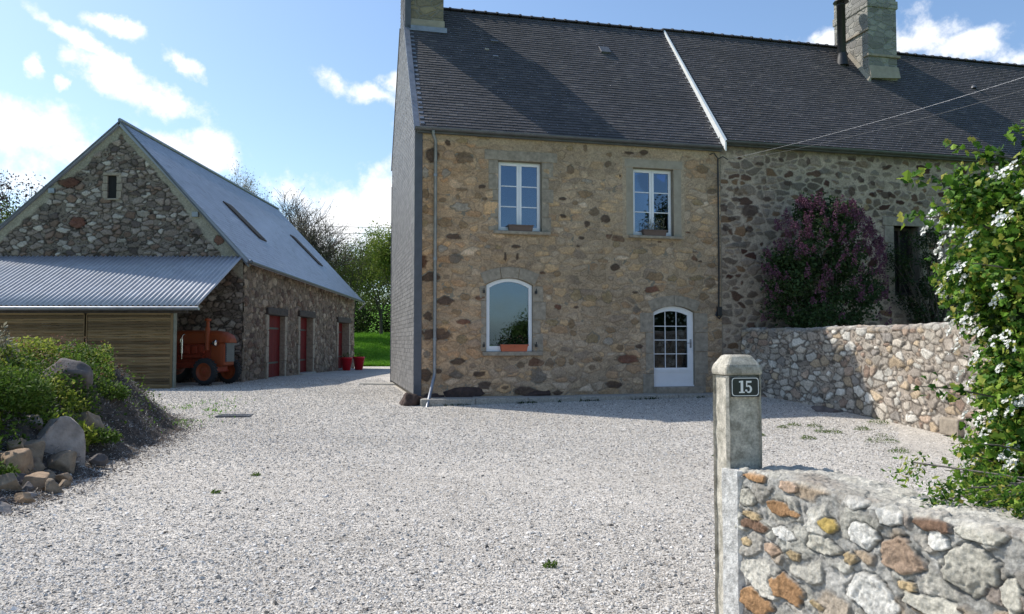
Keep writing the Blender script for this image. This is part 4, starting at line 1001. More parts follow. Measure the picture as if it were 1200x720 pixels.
# ================================================================== TRACTOR
TR = thing('tractor', 'vintage orange tractor parked nose out under the lean-to', 'tractor', (-9.13,23.86,.32), -.28)
def section_loft(m, secs, mi=0):
    n = len(secs[0]); V = [p for s in secs for p in s]; F = []
    for i in range(len(secs)-1):
        for k in range(n): F.append((i*n+k, i*n+(k+1)%n, (i+1)*n+(k+1)%n, (i+1)*n+k))
    F += [tuple(range(n))[::-1], tuple(range((len(secs)-1)*n, len(secs)*n))]
    m.add(V, F, mi, False)
def hood_sec(x, zb_, zt, hw):
    pts = [(-hw, zb_), (-hw, zt-.12), (-hw*.8, zt-.04), (-hw*.4, zt-.005), (0, zt), (hw*.4, zt-.005), (hw*.8, zt-.04), (hw, zt-.12), (hw, zb_)]
    return [(x, y, z) for y, z in pts]
b = MB(); section_loft(b, [hood_sec(-1.75,1.22,1.66,.25), hood_sec(-.9,1.24,1.67,.245), hood_sec(0,1.28,1.66,.24), hood_sec(.3,1.28,1.62,.235), hood_sec(.46,1.28,1.54,.22), hood_sec(.56,1.28,1.42,.18)])
hd = b.build('hood', M['orange'], TR, bevel=.015)
b = MB(); section_loft(b, [hood_sec(-.05,.55,1.32,.26), hood_sec(.3,.55,1.32,.26), hood_sec(.42,.6,1.3,.24)]); b.build('radiator_cowl', M['orange'], TR, bevel=.02)
b = MB(); b.box((.4,-.19,.7),(.46,.19,1.3))
for k in range(9): b.box((.46,-.19,.72+k*.065),(.472,.19,.745+k*.065))
b.build('grille', M['zinc_dark'], TR)
b = MB(); b.box((-1.7,-.2,.62),(-.1,.2,1.25)); 
for k in range(4): b.box((-1.3+k*.28,-.27,.95),(-1.12+k*.28,-.2,1.2))
b.box((-1.7,-.3,.5),(.1,.3,.66)); b.tube([(-1.2,-.27,.85),(-.3,-.27,.85)], .06, 8); b.build('engine', M['dark_red'], TR, bevel=.02)
b = MB(); b.tube([(-.15,-.29,1.05),(-.15,-.29,1.75)], .075, 12); b.tube([(-.15,-.29,1.75),(-.15,-.29,1.98)], .05, 12); b.lathe([(0,0),(.1,0),(.1,.06),(0,.1)], (-.15,-.29,1.95), 14); b.build('air_filter', M['orange'], TR)
b = MB(); b.tube([(-1.05,-.33,.95),(-1.05,-.33,1.4)], .055, 12); b.tube([(-1.05,-.33,1.4),(-1.03,-.33,1.5),(-.98,-.3,1.55)], .02, 8); b.tube([(-1.05,-.33,.95),(-1.05,-.33,.78)], .02, 8); b.build('muffler', M['chrome'], TR)
for s in (-1, 1):
    b = MB(); b.lathe([(0,-.1),(.07,-.08),(.1,0),(.1,.03)], (.2,s*.37,1.27), 16, ax='x'); b.tube([(.15,s*.37,1.27),(.1,s*.25,1.2)], .015, 6); h_ = b.build('headlight', M['black'], TR)
    b = MB(); b.lathe([(0,.045),(.07,.04),(.095,.028)], (.2,s*.37,1.27), 16, ax='x'); b.build('lens', M['chrome'], h_)
def wheel(x, y, r, w, rim_r, name='wheel'):
    b = MB(); prof = [(rim_r,-w*.42),(r*.93,-w*.5),(r,-w*.3),(r,w*.3),(r*.93,w*.5),(rim_r,w*.42)]
    b.lathe(prof, (x,y,r), 32, ax='y'); n = 22
    for k in range(n):
        a = 2*math.pi*k/n
        for sd in (-1, 1):
            p = [(x+math.cos(a+sd*o)*rr, y+yy*sd, r+math.sin(a+sd*o)*rr) for rr, yy, o in ((r-.01,0,.08),(r+.018,0,.08),(r+.018,w*.5,-.02),(r-.02,w*.52,-.02))]
            q = [(x+math.cos(a+sd*o+.07)*rr, y+yy*sd, r+math.sin(a+sd*o+.07)*rr) for rr, yy, o in ((r-.01,0,.08),(r+.018,0,.08),(r+.018,w*.5,-.02),(r-.02,w*.52,-.02))]
            b.add(p+q, [(0,1,2,3),(7,6,5,4),(0,4,5,1),(1,5,6,2),(2,6,7,3)])
    t_ = b.build(name, M['rubber'], TR)
    b = MB(); b.lathe([(rim_r+.01,-w*.42),(rim_r-.03,-w*.4),(rim_r-.04,-w*.18),(rim_r*.55,-w*.1),(rim_r*.4,-w*.22),(rim_r*.2,-w*.24),(0,-w*.24)], (x,y,r), 28, ax='y')
    b.lathe([(rim_r+.01,w*.42),(rim_r-.03,w*.4),(rim_r-.04,w*.18),(rim_r*.55,w*.1),(0,w*.1)], (x,y,r), 28, ax='y'); ri = b.build('rim', M['orange'], t_)
    b = MB()
    for k in range(6): a = k*math.pi/3; b.tube([(x+math.cos(a)*rim_r*.45,y-w*.27,r+math.sin(a)*rim_r*.45),(x+math.cos(a)*rim_r*.45,y-w*.1,r+math.sin(a)*rim_r*.45)], .015, 6)
    b.tube([(x,y-w*.33,r),(x,y-w*.2,r)], .05, 8); b.build('hub', M['dark_red'], t_)
for s in (-1, 1): wheel(0, s*.58, .40, .17, .27)
for s in (-1, 1): wheel(-1.95, s*.66, .62, .3, .38)
b = MB(); b.tube([(0,-.55,.4),(0,.55,.4)], .05, 8); b.box((-.1,-.3,.4),(.15,.3,.58)); b.build('front_axle', M['dark_red'], TR)
b = MB(); b.box((-2.3,-.25,.45),(-1.6,.25,1.05)); b.tube([(-1.95,-.6,.62),(-1.95,.6,.62)], .09, 10); b.build('gearbox', M['dark_red'], TR, bevel=.03)
for s in (-1, 1):
    b = MB(); V = []
    for k in range(9):
        a = math.radians(20+k*17); V += [(-1.95+math.cos(a)*.72, s*.5, .62+math.sin(a)*.72), (-1.95+math.cos(a)*.72, s*.84, .62+math.sin(a)*.72)]
    b.add(V, [(2*k,2*k+2,2*k+3,2*k+1) for k in range(8)], 0, True); o = b.build('mudguard', M['orange'], TR); md = o.modifiers.new('s','SOLIDIFY'); md.thickness = .02
b = MB(); b.lathe([(0,0),(.2,.02),(.24,.08)], (-2.15,0,1.22), 16); b.tube([(-2.15,0,1.0),(-2.15,0,1.23)], .03, 8); b.build('seat', M['black'], TR)
b = MB(); b.tube([(-1.68,0,1.35),(-1.86,0,1.62)], .02, 8)
b.tube([(-1.84+.10*math.cos(a)*1.0, .2*math.sin(a), 1.62+.17*math.cos(a)) for a in [k*math.pi/8 for k in range(17)]], .014, 6, caps=False); b.tube([(-1.84,-.2,1.62),(-1.84,.2,1.62)], .01, 6); b.build('steering_wheel', M['black'], TR)

# ================================================================== POTS, DRAIN COVER
def pot(name, label, x, y, s):
    t = thing(name, label, 'plant pot', (x, y, float(g(x, y))+.015))
    b = MB(); b.lathe([(0,0),(.2*s,0),(.3*s,.62*s),(.325*s,.62*s),(.325*s,.7*s),(.29*s,.7*s),(.28*s,.6*s),(0,.6*s)], n=28); b.build('pot', M['red_plastic'], t)
    b = MB(); b.lathe([(0,.605*s),(.275*s,.605*s)], n=20); b.build('soil', M['soil'], t)
    r = rnd(int(abs(x)*100)); P = np.stack([r.normal(0,.13,90), r.normal(0,.13,90), .6*s+.3*r.random(90)], 1)
    leaf_obj('plant', P, .07, 5, M['lf_mid'], t)
    return t
pot('plant_pot', 'red plant pot nearest the farthest barn door', -8.45, 39.3, .95)
pot('plant_pot', 'red plant pot on the side of the lawn, beside its twin', -7.98, 40.1, .98)
t = thing('drain_cover', 'flat metal drain cover set in the gravel in front of the barn', 'drain cover', (-5.8,16.15,float(g(-5.8,16.15))+.012), .1)
b = MB(); b.plate(rect(-.34,.34,-.22,.22), [rect(-.3,.3,-.18,.18)], -.02, .012)
for v in range(len(b.v)): x, y, z = b.v[v]; b.v[v] = (x, z, y+.0)
b.build('rim', M['zinc_dark'], t)
b = MB(); b.box((-.295,-.175,-.01),(.295,.175,.008))
for i in range(9):
    for j in range(5): b.box((-.27+i*.063,-.15+j*.063,.008),(-.24+i*.063,-.12+j*.063,.013))
b.build('lid', M['zinc_dark'], t)

# ================================================================== WALLS OF THE YARD
def sweep_wall(name, parent, mat, path, ztop, zbot, thick, step, rc=.05, topdark=None, paint=None, topflat=True, **kw):
    """one continuous skin: up the front, over the top, down the back. path(U) -> point, normal to the seen side."""
    Lp = path['len']; nu = int(Lp/step)+1; U1 = np.linspace(0, Lp, nu)
    H0 = ztop(U1)-zbot
    nf = int(H0.max()/step)+1; ntp = int(thick/step)+1; nbk = max(8, nf//4)
    sf = np.linspace(0, 1, nf); st = np.linspace(0, 1, ntp)[1:]; sb = np.linspace(0, 1, nbk)[1:]
    S = np.concatenate([sf, 1+st, 2+sb]); U, Q = np.meshgrid(U1, S, indexing='ij')
    Hh = H0[:, None]
    z = np.where(Q <= 1, Q*Hh, np.where(Q <= 2, Hh, (3-Q)*Hh)); o = np.where(Q <= 1, 0, np.where(Q <= 2, (Q-1)*thick, thick))
    arc = np.where(Q <= 1, Q*Hh, Hh+np.where(Q <= 2, (Q-1)*thick, thick+(Q-2)*Hh))
    disp, C = relief(U, arc+zbot, **kw)
    if paint: disp, C = paint(U, z+zbot, o, Q, disp, C)
    # rounded shoulders
    e1 = np.clip(1-np.abs(arc-Hh)/rc, 0, 1)**2; e2 = np.clip(1-np.abs(arc-Hh-thick)/rc, 0, 1)**2
    nx = np.where(Q <= 1, 1., np.where(Q <= 2, 0, -1.)); nz = np.where((Q > 1)&(Q <= 2), 1., 0)
    k1 = np.clip((arc-Hh+rc)/(2*rc), 0, 1); k2 = np.clip((arc-Hh-thick+rc)/(2*rc), 0, 1)
    an = k1*math.pi/2+k2*math.pi/2; nx = np.cos(an); nz = np.sin(an)
    P, N = path['f'](U)
    off = -o+nx*disp-(e1-e2)*rc*.35
    zz_ = z+zbot+nz*disp-(e1+e2)*rc*.35
    V = np.stack([P[0]+N[0]*off, P[1]+N[1]*off, zz_], -1)
    F = grid_faces(nu, len(S))
    ob = link(name, np_mesh(name, V.reshape(-1,3), F[:, ::-1], C.reshape(-1,3), True), parent, [mat])
    # end faces
    m = MB()
    for i in (0, nu-1): 
        idx = list(range(0, len(S), max(1, len(S)//60)))+[len(S)-1]
        m.add([tuple(V[i, k]) for k in idx], [tuple(range(len(idx)))])
    m.build('wall_end', M['mortar'], parent)
    return ob, V
def poly_path(pts):
    pts = np.array(pts, float)
    # catmull-rom resample
    ps = [pts[0]*2-pts[1]]+list(pts)+[pts[-1]*2-pts[-2]]; R_ = []
    for i in range(1, len(ps)-2):
        for t in np.linspace(0, 1, 40, endpoint=False):
            p0, p1, p2, p3 = ps[i-1:i+3]
            R_.append(.5*((2*p1)+(-p0+p2)*t+(2*p0-5*p1+4*p2-p3)*t*t+(-p0+3*p1-3*p2+p3)*t**3))
    R_.append(pts[-1]); R_ = np.array(R_)
    d = np.concatenate([[0], np.cumsum(np.linalg.norm(np.diff(R_, axis=0), axis=1))])
    T = np.gradient(R_, axis=0); T /= np.linalg.norm(T, axis=1)[:, None]
    Nn = np.stack([T[:, 1], -T[:, 0]], 1)   # seen side: right-hand normal, path runs from the house to the camera
    def f(U):
        P = [np.interp(U, d, R_[:, 0]), np.interp(U, d, R_[:, 1])]; N = [np.interp(U, d, Nn[:, 0]), np.interp(U, d, Nn[:, 1])]
        return P, N
    return {'len': d[-1], 'f': f}
yw = thing('yard_wall', 'curved low rubble wall closing the gravel yard right of the houses', 'wall', (0,0,0))
pth = poly_path([(6.0,20.05),(6.72,18.3),(7.26,16.6),(7.58,14.9),(7.68,13.4),(7.75,11.5),(7.7,9.0)])
_, Vw = sweep_wall('masonry', yw, M['rubble'], pth, lambda U: 1.95+.015*np.sin(U*2.3)+.01*np.sin(U*5.1), -.15, .42, .021, rc=.06,
    paint=lambda U, z, o, Q, d, C: (d, np.where(((Q > .965)[..., None]), C*.5+np.array([.33,.31,.28])*.5*(.8+.4*fbm(U*6, z*6+o*9, 5, 3))[..., None], C)),
    cell=(.19,.12), joint=.7, seed=81, facet=1.4, mw=.010, depth=.032, cover=.22, edge=.010, wvar=.6,
    palette=[(.50,.44,.37),(.40,.345,.29),(.64,.60,.53),(.55,.49,.41),(.44,.33,.25),(.36,.26,.2),(.50,.39,.27),(.30,.27,.24)],
    pw=[3,2,2,2,1.1,.8,1.2,.8], mortar=(.40,.34,.28))
b = MB(); b.box((-.24,-.05,0),(.24,.3,.3)); o = b.build('base_stone', M['granite'], yw, bevel=.03); o.location = (7.58,13.35,.02); o.rotation_euler = (0,0,-1.45)
o = lump((6.95,16.75,.10),(.75,.4,.26), 5, M['rockD'], 'flat_stone', None); tag(o, 'dark flat stone at the foot of the yard wall where the shade ends', 'stone')

FW0 = np.array([1.145,3.93]); FD = np.array([.39,-.92]); FD /= np.linalg.norm(FD)
fw = thing('roadside_wall', 'nearest low rubble wall with large pale and ochre stones in grey mortar', 'wall', (0,0,0))
fp = {'len': 2.6, 'f': lambda U: ([FW0[0]+FD[0]*U, FW0[1]+FD[1]*U], [np.full(U.shape, FD[1]), np.full(U.shape, -FD[0])])}
FPAL = {'o':(.43,.25,.125),'p':(.50,.36,.26),'b':(.24,.15,.10),'t':(.54,.41,.24),'w':(.66,.64,.59),'y':(.55,.40,.13),'c':(.56,.53,.45)}
def fpaint(U, z, o, Q, d, C):
    k = np.clip((Q-.985+.03*(fbm(U*7, U*0+3, 21, 3)-.5))/.02, 0, 1)*np.clip((2.1-Q)/.1, 0, 1)
    m = np.array([.58,.55,.48])*(.6+.75*fbm(U*16, z*16+o*16, 15, 5))[..., None]
    st = np.clip((fbm(U*2.6, o*7+z*3, 16, 3)-.60)*8, 0, 1)[..., None]
    m = m*(1-st*.5)+np.array([.2,.15,.12])*st*.5
    k_ = 0; rr_ = (fbm(U*34, (z+o)*34, 17, 5)-.5)*.020+(fbm(U*95, (z+o)*95, 19, 2)-.5)*.007
    lon = (fbm(U*3.0, (z-o)*26, 18, 4)-.5)*.02*k
    return d*(1-k*.5)+k*.004+rr_+lon*.7, C*(1-k[..., None]*.72)+m*k[..., None]*.72
sweep_wall('masonry', fw, M['near_stone'], fp, lambda U: .995+.012*np.sin(U*5)+.012*(fbm(U*4, U*0, 3, 2)-.5), -.1, .37, .0048, rc=.028, paint=fpaint,
    cell=(.155,.115), seed=97, mw=.018, depth=.0145, cover=.22, edge=.004, wvar=.5, warp=.4, pal=FPAL, expw=.2, joint=.36, facet=2.0,
    palette=[(.50,.48,.42),(.42,.39,.34),(.58,.55,.48),(.45,.38,.3),(.46,.36,.26),(.33,.28,.24)],
    pw=[3,2.5,2.5,1.2,.6,.5], mortar=(.47,.455,.42), explicit=parse(WST))
# gate post with its number
gp_ = thing('gate_post', 'square concrete gate post with sloped cap carrying the number 15 plate', 'gate post', (1.19,4.085,0), R(8))
h = .0975; b = MB()
nz_, V, F = 26, [], []
r_ = random.Random(2)
for i in range(nz_+1):
    z = -.15+(1.471+.15)*i/nz_
    for (x, y) in ((-h,-h),(h,-h),(h,h),(-h,h)):
        c = .012+.006*r_.random()
        sx = 1 if x > 0 else -1; sy = 1 if y > 0 else -1
        pa = (x, y-sy*c, z); pb = (x-sx*c, y, z)
        V += [pa, pb] if sx*sy < 0 else [pb, pa]
    if i:
        a = (i-1)*8
        for k in range(8): F.append((a+k, a+(k+1)%8, a+8+(k+1)%8, a+8+k))
F += [tuple(range(nz_*8, nz_*8+8))]
b.add(V, F); o = b.build('shaft', M['postconc'], gp_)
def tint(o, base=(.55,.51,.43)):
    me = o.data; a = me.color_attributes.new('Col', 'FLOAT_COLOR', 'POINT')
    for i in range(len(me.vertices)): a.data[i].color = (*base, 1)
tint(o)
b = MB(); hh = .101; tp = .06
b.add([(-hh,-hh,1.472),(hh,-hh,1.472),(hh,hh,1.472),(-hh,hh,1.472),(-hh,-hh,1.515),(hh,-hh,1.515),(hh,hh,1.515),(-hh,hh,1.515),(-tp,-tp,1.578),(tp,-tp,1.578),(tp,tp,1.578),(-tp,tp,1.578)],
      [(3,2,1,0),(0,1,5,4),(1,2,6,5),(2,3,7,6),(3,0,4,7),(4,5,9,8),(5,6,10,9),(6,7,11,10),(7,4,8,11),(8,9,10,11)])
o = b.build('cap', M['postconc'], gp_, bevel=.014); tint(o)
pz = 1.414; b = MB(); y0 = -h-.008
def notch(w, hh_, c):
    return [(-w+c,-hh_),(w-c,-hh_),(w-c*.3,-hh_+c*.3),(w,-hh_+c),(w,hh_-c),(w-c*.3,hh_-c*.3),(w-c,hh_),(-w+c,hh_),(-w+c*.3,hh_-c*.3),(-w,hh_-c),(-w,-hh_+c),(-w+c*.3,-hh_+c*.3)]
px_ = .0
off = lambda P: [(x+px_, z+pz) for x, z in P]
b.plate(off(rect(-.078,.078,-.052,.052)), [], y0, -h+.0); pl = b.build('number_plate', m_plain('enamel_black', (.015,.016,.022), .3, var=.1, coat=.3), gp_, bevel=.003)
wm = m_plain('enamel_white', (.78,.78,.76), .3, var=.03)
b = MB(); b.plate(off(notch(.073,.047,.014)), [off(notch(.0695,.0435,.0125))], y0-.0012, y0+.001); b.build('plate_border', wm, pl)
def digit(polys):
    m = MB()
    for P in polys: m.plate(off(P), [], y0-.0014, y0+.001)
    m.build('digit', wm, pl)
# 1
digit([[(-.034,.030),(-.034,.022),(-.025,.023),(-.025,-.024),(-.034,-.025),(-.034,-.031),(-.004,-.031),(-.004,-.025),(-.012,-.024),(-.012,.032),(-.022,.032),(-.027,.0305)]])
# 5
bowl = [(.008+.0105+.0175*math.cos(a)*1.0, -.0115+.0200*math.sin(a)) for a in [math.radians(d) for d in range(128, -136, -12)]]
inner = [(.008+.0095+.0078*math.cos(a), -.0115+.0125*math.sin(a)) for a in [math.radians(d) for d in range(-128, 134, 12)]]
digit([bowl+inner, [(.0045,.031),(.0045,-.001),(.0105,.003),(.0105,.021),(.033,.021),(.034,.031)]])
b = MB(); b.lathe([(0,-.001),(.006,-.001),(.006,.001)], (.0065,-.0215-.0+0,0), 12, ax='y'); 
for v in range(len(b.v)): x, y, z = b.v[v]; b.v[v] = (.0055+px_+(x-.0065), y0-.0004+(y+.0215)*.5, pz-.0185+z)
b.build('digit_dot', wm, pl)
b = MB(); b.box((-.076,-h-.004,pz-.05),(-.068,-h+.001,pz+.045)); b.build('rust_stain', M['rockC'], pl)
# whitewashed strip between post and wall
b = MB(); P = [(1.083,4.0),(1.135,3.905),(1.165,3.90),(1.23,4.0),(1.2,4.05)]
nl = 24; V = []; F = []
for i in range(nl+1):
    z = -.1+1.095*i/nl
    for x, y in P: V.append((x+r_.uniform(-.0025,.0025), y+r_.uniform(-.0025,.0025), z))
    if i:
        for k in range(5): F.append(((i-1)*5+k,(i-1)*5+(k+1)%5,i*5+(k+1)%5,i*5+k))
F.append(tuple(range(nl*5,nl*5+5))); b.add(V, F); b.build('whitewashed_edge', M['whitewash'], fw)
# ================================================================== GROUND
def coords(fine0, fine1, st, far):
    a = list(np.arange(fine0, fine1+1e-6, st)); x = a[-1]; s = st
    while x < far: s *= 1.35; x += s; a.append(x)
    x = a[0]; s = st
    while x > -far: s *= 1.35; x -= s; a.insert(0, x)
    return np.array(a)
GX = coords(-30, 24, .5, 420); GY = coords(-8, 60, .5, 420)
def sheet(name, xs, ys, dz, mat, kind='structure', lab=None):
    X, Y = np.meshgrid(xs, ys, indexing='ij')
    Z = g(X, Y)+dz
    o = link(name, np_mesh(name, np.stack([X, Y, Z], -1).reshape(-1,3), grid_faces(len(xs), len(ys)), smooth=True), None, [mat])
    return tag(o, lab, kind=kind)
sheet('ground', GX, GY, -.012, M['field'], lab='grassy ground around the yard and rising field behind')
def sub(a, lo, hi): return a[(a >= lo-1e-6)&(a <= hi+1e-6)]
sheet('gravel_yard', sub(GX, -20, 14), sub(GY, -6.5, 46.5), .0, M['gravel'], lab='pale crushed stone gravel yard and drive')
def pebbles(n, seed, ymin, ymax, s0, s1, dist='near', reg=None, name='loose_gravel', label=''):
    r = rnd(seed)
    if dist == 'near':
        Y = ymin+(ymax-ymin)*r.beta(1.0, 2.3, n); X = (r.random(n)*2-1)*(Y*.70+.3)
    else: X, Y = reg(r, n)
    k = (X > FW0[0]+(FW0[1]-Y)*FD[0]/-FD[1]+.02)&(Y < 4.1)&(X < FW0[0]+(FW0[1]-Y)*FD[0]/-FD[1]+.5)
    X, Y = X[~k], Y[~k]; n = len(X)
    s = (s0+(s1-s0)*r.random(n)**2.2)[:, None, None]
    base = np.array([(1,0,0),(0,1,0),(-1,0,0),(0,-1,0),(0,0,.6),(.2,.1,-.5)])
    Q = base[None]*(.7+.6*r.random((n,6,1)))+r.normal(0,.18,(n,6,3)); Q[:,:,0] *= 1.25
    a = r.random(n)*6.283; ca_, sa_ = np.cos(a)[:,None], np.sin(a)[:,None]; tl = (r.random(n)-.5)[:,None]*.9
    x = Q[:,:,0]*ca_-Q[:,:,1]*sa_; y = Q[:,:,0]*sa_+Q[:,:,1]*ca_; z = Q[:,:,2]+x*tl
    V = np.stack([x,y,z],-1)*s*.5; V[:,:,0] += X[:,None]; V[:,:,1] += Y[:,None]; V[:,:,2] += (g(X,Y)+mound(X,Y))[:,None]+s[:,0]*.12
    F = (np.arange(n)[:,None,None]*6+np.array([(0,1,4),(1,2,4),(2,3,4),(3,0,4),(1,0,5),(2,1,5),(3,2,5),(0,3,5)])[None]).reshape(-1,3)
    o = link(name, np_mesh(name, V.reshape(-1,3), F), None, [M['pebble']]); return tag(o, label, kind='stuff')
pebbles(210000, 5, 4.2, 17, .007, .020, label='loose angular pale stones over the gravel yard')

def far_reg(r, n):
    Y = 9.5+21*r.beta(1.9, 2.3, n); X = r.uniform(-.52, .5, n)*Y
    b_ = -(X-HX)*math.sin(A0)+(Y-HY)*math.cos(A0); k = ~((b_ > -.65)&((X-HX)*math.cos(A0)+(Y-HY)*math.sin(A0) > -.1))&(mound(X, Y) < .02)
    k &= X < np.interp(Y, [9.5,13.4,14.9,16.6,18.3,20], [7.4,7.4,7.3,7.0,6.5,5.8]); k &= ~((X < -9.7)&(Y > 21.9)); return X, Y, k
_r = rnd(91); _X, _Y, _k = far_reg(_r, 230000)
pebbles(int(_k.sum()), 7, 0, 0, .012, .034, dist='reg', reg=lambda r, n: (_X[_k], _Y[_k]), name='loose_gravel', label='loose stones on the far part of the gravel yard')
pebbles(5500, 6, 4.2, 12, .024, .045, name='coarse_gravel', label='larger stones scattered in the gravel yard')
# planted bank
xs = np.arange(-14, -3.9, .06); ys = np.arange(2.5, 21, .08)
X, Y = np.meshgrid(xs, ys, indexing='ij')
mh = mound(X, Y)
Z = g(X, Y)+mh+(fbm(X*3, Y*3, 5, 4)-.5)*.14*np.clip(mh*4, 0, 1)-.03+.02*(mh>0)
F = grid_faces(len(xs), len(ys), (mh > .001).ravel()|(mh > 0).ravel())
V, F, C = compact(np.stack([X,Y,Z],-1).reshape(-1,3), F, np.zeros((X.size,3)))
o = link('earth_bank', np_mesh('earth_bank', V, F, smooth=True), None, [M['soil']]); tag(o, 'dark soil bank of the rockery', kind='structure')

def gm(x, y): return float(g(x, y)+mound(x, y))
ROCKS = [(-5.70,9.7,.34,.50,.74,'A','largest pale upright boulder in the middle of the rockery'),
 (-6.91,11.65,.74,.66,.40,'D','long dark boulder near the top of the planted bank'),
 (-5.87,9.13,.40,.2,.2,'C','pale round stone on top of the stone heap at the photo edge'),
 (-5.70,9.2,.28,.26,.28,'B','brown sloping stone leaning beside the largest pale boulder'),
 (-5.64,8.79,.22,.36,.23,'C','wide block with sunlit flat top under two smaller stones'),
 (-5.45,9.36,.14,.3,.23,'B','brown stone lying at the foot of the largest boulder'),
 (-5.21,8.49,.10,.21,.24,'C','upright rounded brown stone in front of the wide block'),
 (-4.98,8.41,.05,.17,.14,'B','outermost brown stone on the gravel edge'),
 (-4.96,7.9,.05,.16,.13,'C','small reddish tan stone lowest in the heap'),
 (-5.28,8.1,.09,.2,.16,'B','dull brown stone at the left edge behind the reddish one'),
 (-6.06,11.04,.32,.3,.34,'B','tilted brown slab stone right of the long dark boulder'),
 (-5.33,8.95,.09,.14,.12,'B','small dark stone wedged under the brown stones'),
 (-5.2,8.97,.06,.14,.12,'C','small tan stone beside the gravel under the largest boulder'),
 (-4.95,7.5,.03,.2,.12,'A','flat grey stone lying at the lower left corner of the rockery'),
 (-6.25,10.1,.58,.24,.16,'A','small flat grey stone among leaves left of the largest boulder'),
 (-5.43,8.46,.14,.18,.11,'D','dark stone between the wide block and the upright stone'),
 (-5.12,8.2,.05,.14,.10,'D','little dark stone tucked behind the reddish one'),
 (-6.6,13.3,.36,.12,.09,'A','small white stone in the twig litter of the bank'),
 (-5.55,9.0,.2,.16,.14,'B','small brown stone resting between the wide block and the largest boulder'),
 (-5.05,8.75,.04,.12,.09,'B','little brown stone on the gravel right of the upright rounded one'),
 (-5.75,8.85,.3,.2,.16,'C','tan stone behind the wide sunlit block'),
 (-5.1,7.75,.03,.11,.08,'D','dark stone beside the reddish tan one'),
 (-5.35,10.0,.1,.16,.12,'D','dark stone low on the litter slope right of the largest boulder'),
 (-5.0,8.08,.03,.09,.07,'A','pale pebble-sized stone on the gravel edge of the heap')]
for k, (x, y, z, w_, h_, m_, lab) in enumerate(ROCKS):
    tilt = k
    o = lump((0,0,0), (w_*1.2, w_*.95, h_*1.16), 100+k, M['rock'+m_], 'garden_stone', None, rough=.14)
    o.location = (x, y, max(z, gm(x, y)+h_*.12)); tag(o, lab, 'stone', 'stones of the rockery')

# leaf-cover of the bank
def bank_pts(n, seed, f, lo=.0, hi=.25):
    r = rnd(seed); X = r.uniform(-11.5,-4.6,n*3); Y = r.uniform(6.0,17.5,n*3)
    k = (mound(X,Y) > .12)&(X > -.72*Y-1.0)&f(X,Y,r); X, Y = X[k][:n], Y[k][:n]
    lump_ = fbm(X*2.2, Y*2.2, seed, 3)
    Zt = g(X,Y)+mound(X,Y)+lo+(hi-lo)*r.random(len(X))**.7*np.clip((lump_-.25)*3, .15, 1.3)
    return np.stack([X,Y,Zt],1), lump_
rocks_xy = [(a[0],a[1],max(a[3],a[4])*.42) for a in ROCKS]
def notrock(X, Y):
    k = np.ones(X.shape, bool)
    for a,b_,c in rocks_xy: k &= (X-a)**2+((Y-b_+.05)*.8)**2 > c*c
    return k
right = lambda X, Y: X > np.interp(Y, [7.5,9,11.3,13.3,16.3], [-5.2,-5.7,-6.15,-6.85,-8.6])
P, l_ = bank_pts(52000, 1, lambda X,Y,r: notrock(X,Y)&(mound(X,Y) > .25)&(~right(X,Y))&(fbm(X*1.1,Y*1.1,41,3) > .42), .0, .40)
o = leaf_obj('ground_cover', P, .06, 11, M['lf_yel'], up=.5); tag(o, 'bright yellow green leafy plants covering the bank', kind='stuff')
P, l_ = bank_pts(30000, 2, lambda X,Y,r: notrock(X,Y)&(mound(X,Y) > .2)&(~right(X,Y)|(r.random(X.shape) < .07)), .0, .34)
o = leaf_obj('ground_cover', P, .06, 12, M['lf_mid'], up=.4); tag(o, 'darker green foliage under the bright leaves on the bank', kind='stuff')
P, l_ = bank_pts(7000, 3, lambda X,Y,r: (mound(X,Y) > .7)&(Y > 10.5)&(fbm(X*1.4,Y*1.4,43,3) > .5), .25, .5)
o = leaf_obj('ground_cover', P, .04, 13, M['lf_red'], up=.8, aspect=.35); tag(o, 'fine reddish flower spikes along the crest of the bank', kind='stuff')
P, l_ = bank_pts(30000, 4, lambda X,Y,r: right(X,Y)|(r.random(X.shape) < .15), .0, .09)
P = np.concatenate([P, np.stack([(lambda Yq: np.interp(Yq, [7.5,9,11.3,13.3,14.6,16.3], [-4.75,-4.95,-5.4,-5.75,-6.15,-7.1])+rnd(8).normal(0,.17,2600))(rnd(6).uniform(7.2,16.3,2600)), rnd(6).uniform(7.2,16.3,2600), np.zeros(2600)],1)]); P[-2600:,2] = g(P[-2600:,0],P[-2600:,1])+mound(P[-2600:,0],P[-2600:,1])+.015
V, F = leaves(P, .055, 14, up=.2, aspect=.22)
o = link('twig_litter', np_mesh('twig_litter', V, F), None, [M['chips']]); tag(o, 'grey dead twigs and bark litter on the gravel side of the bank', kind='stuff')
# individual plants on the bank
def clump(name, label, cat, x, y, n, rad, ht, size, mat, seed, up=.5, aspect=.5, blades=False):
    t = thing(name, label, cat, (x, y, gm(x,y)-.02), 0)
    r = rnd(seed); a = r.random(n)*6.283; q = rad*np.sqrt(r.random(n)); z = ht*(.15+.85*r.random(n))*(1-.5*(q/rad)**2)
    P = np.stack([np.cos(a)*q, np.sin(a)*q, z], 1)
    leaf_obj('foliage', P, size, seed, mat, t, up=up, aspect=aspect)
    b = MB()
    for k in range(9): aa = k*.7; b.tube([(0,0,0),(math.cos(aa)*rad*.4,math.sin(aa)*rad*.4,ht*.5),(math.cos(aa)*rad*.6,math.sin(aa)*rad*.6,ht*.85)], .004, 5)
    b.build('stems', M['bark'], t); return t
clump('garden_plant', 'dark green feathery clump at the left edge above the stones', 'plant', -6.35, 9.6, 5200, .55, .55, .07, M['lf_mid'], 51, aspect=.3)
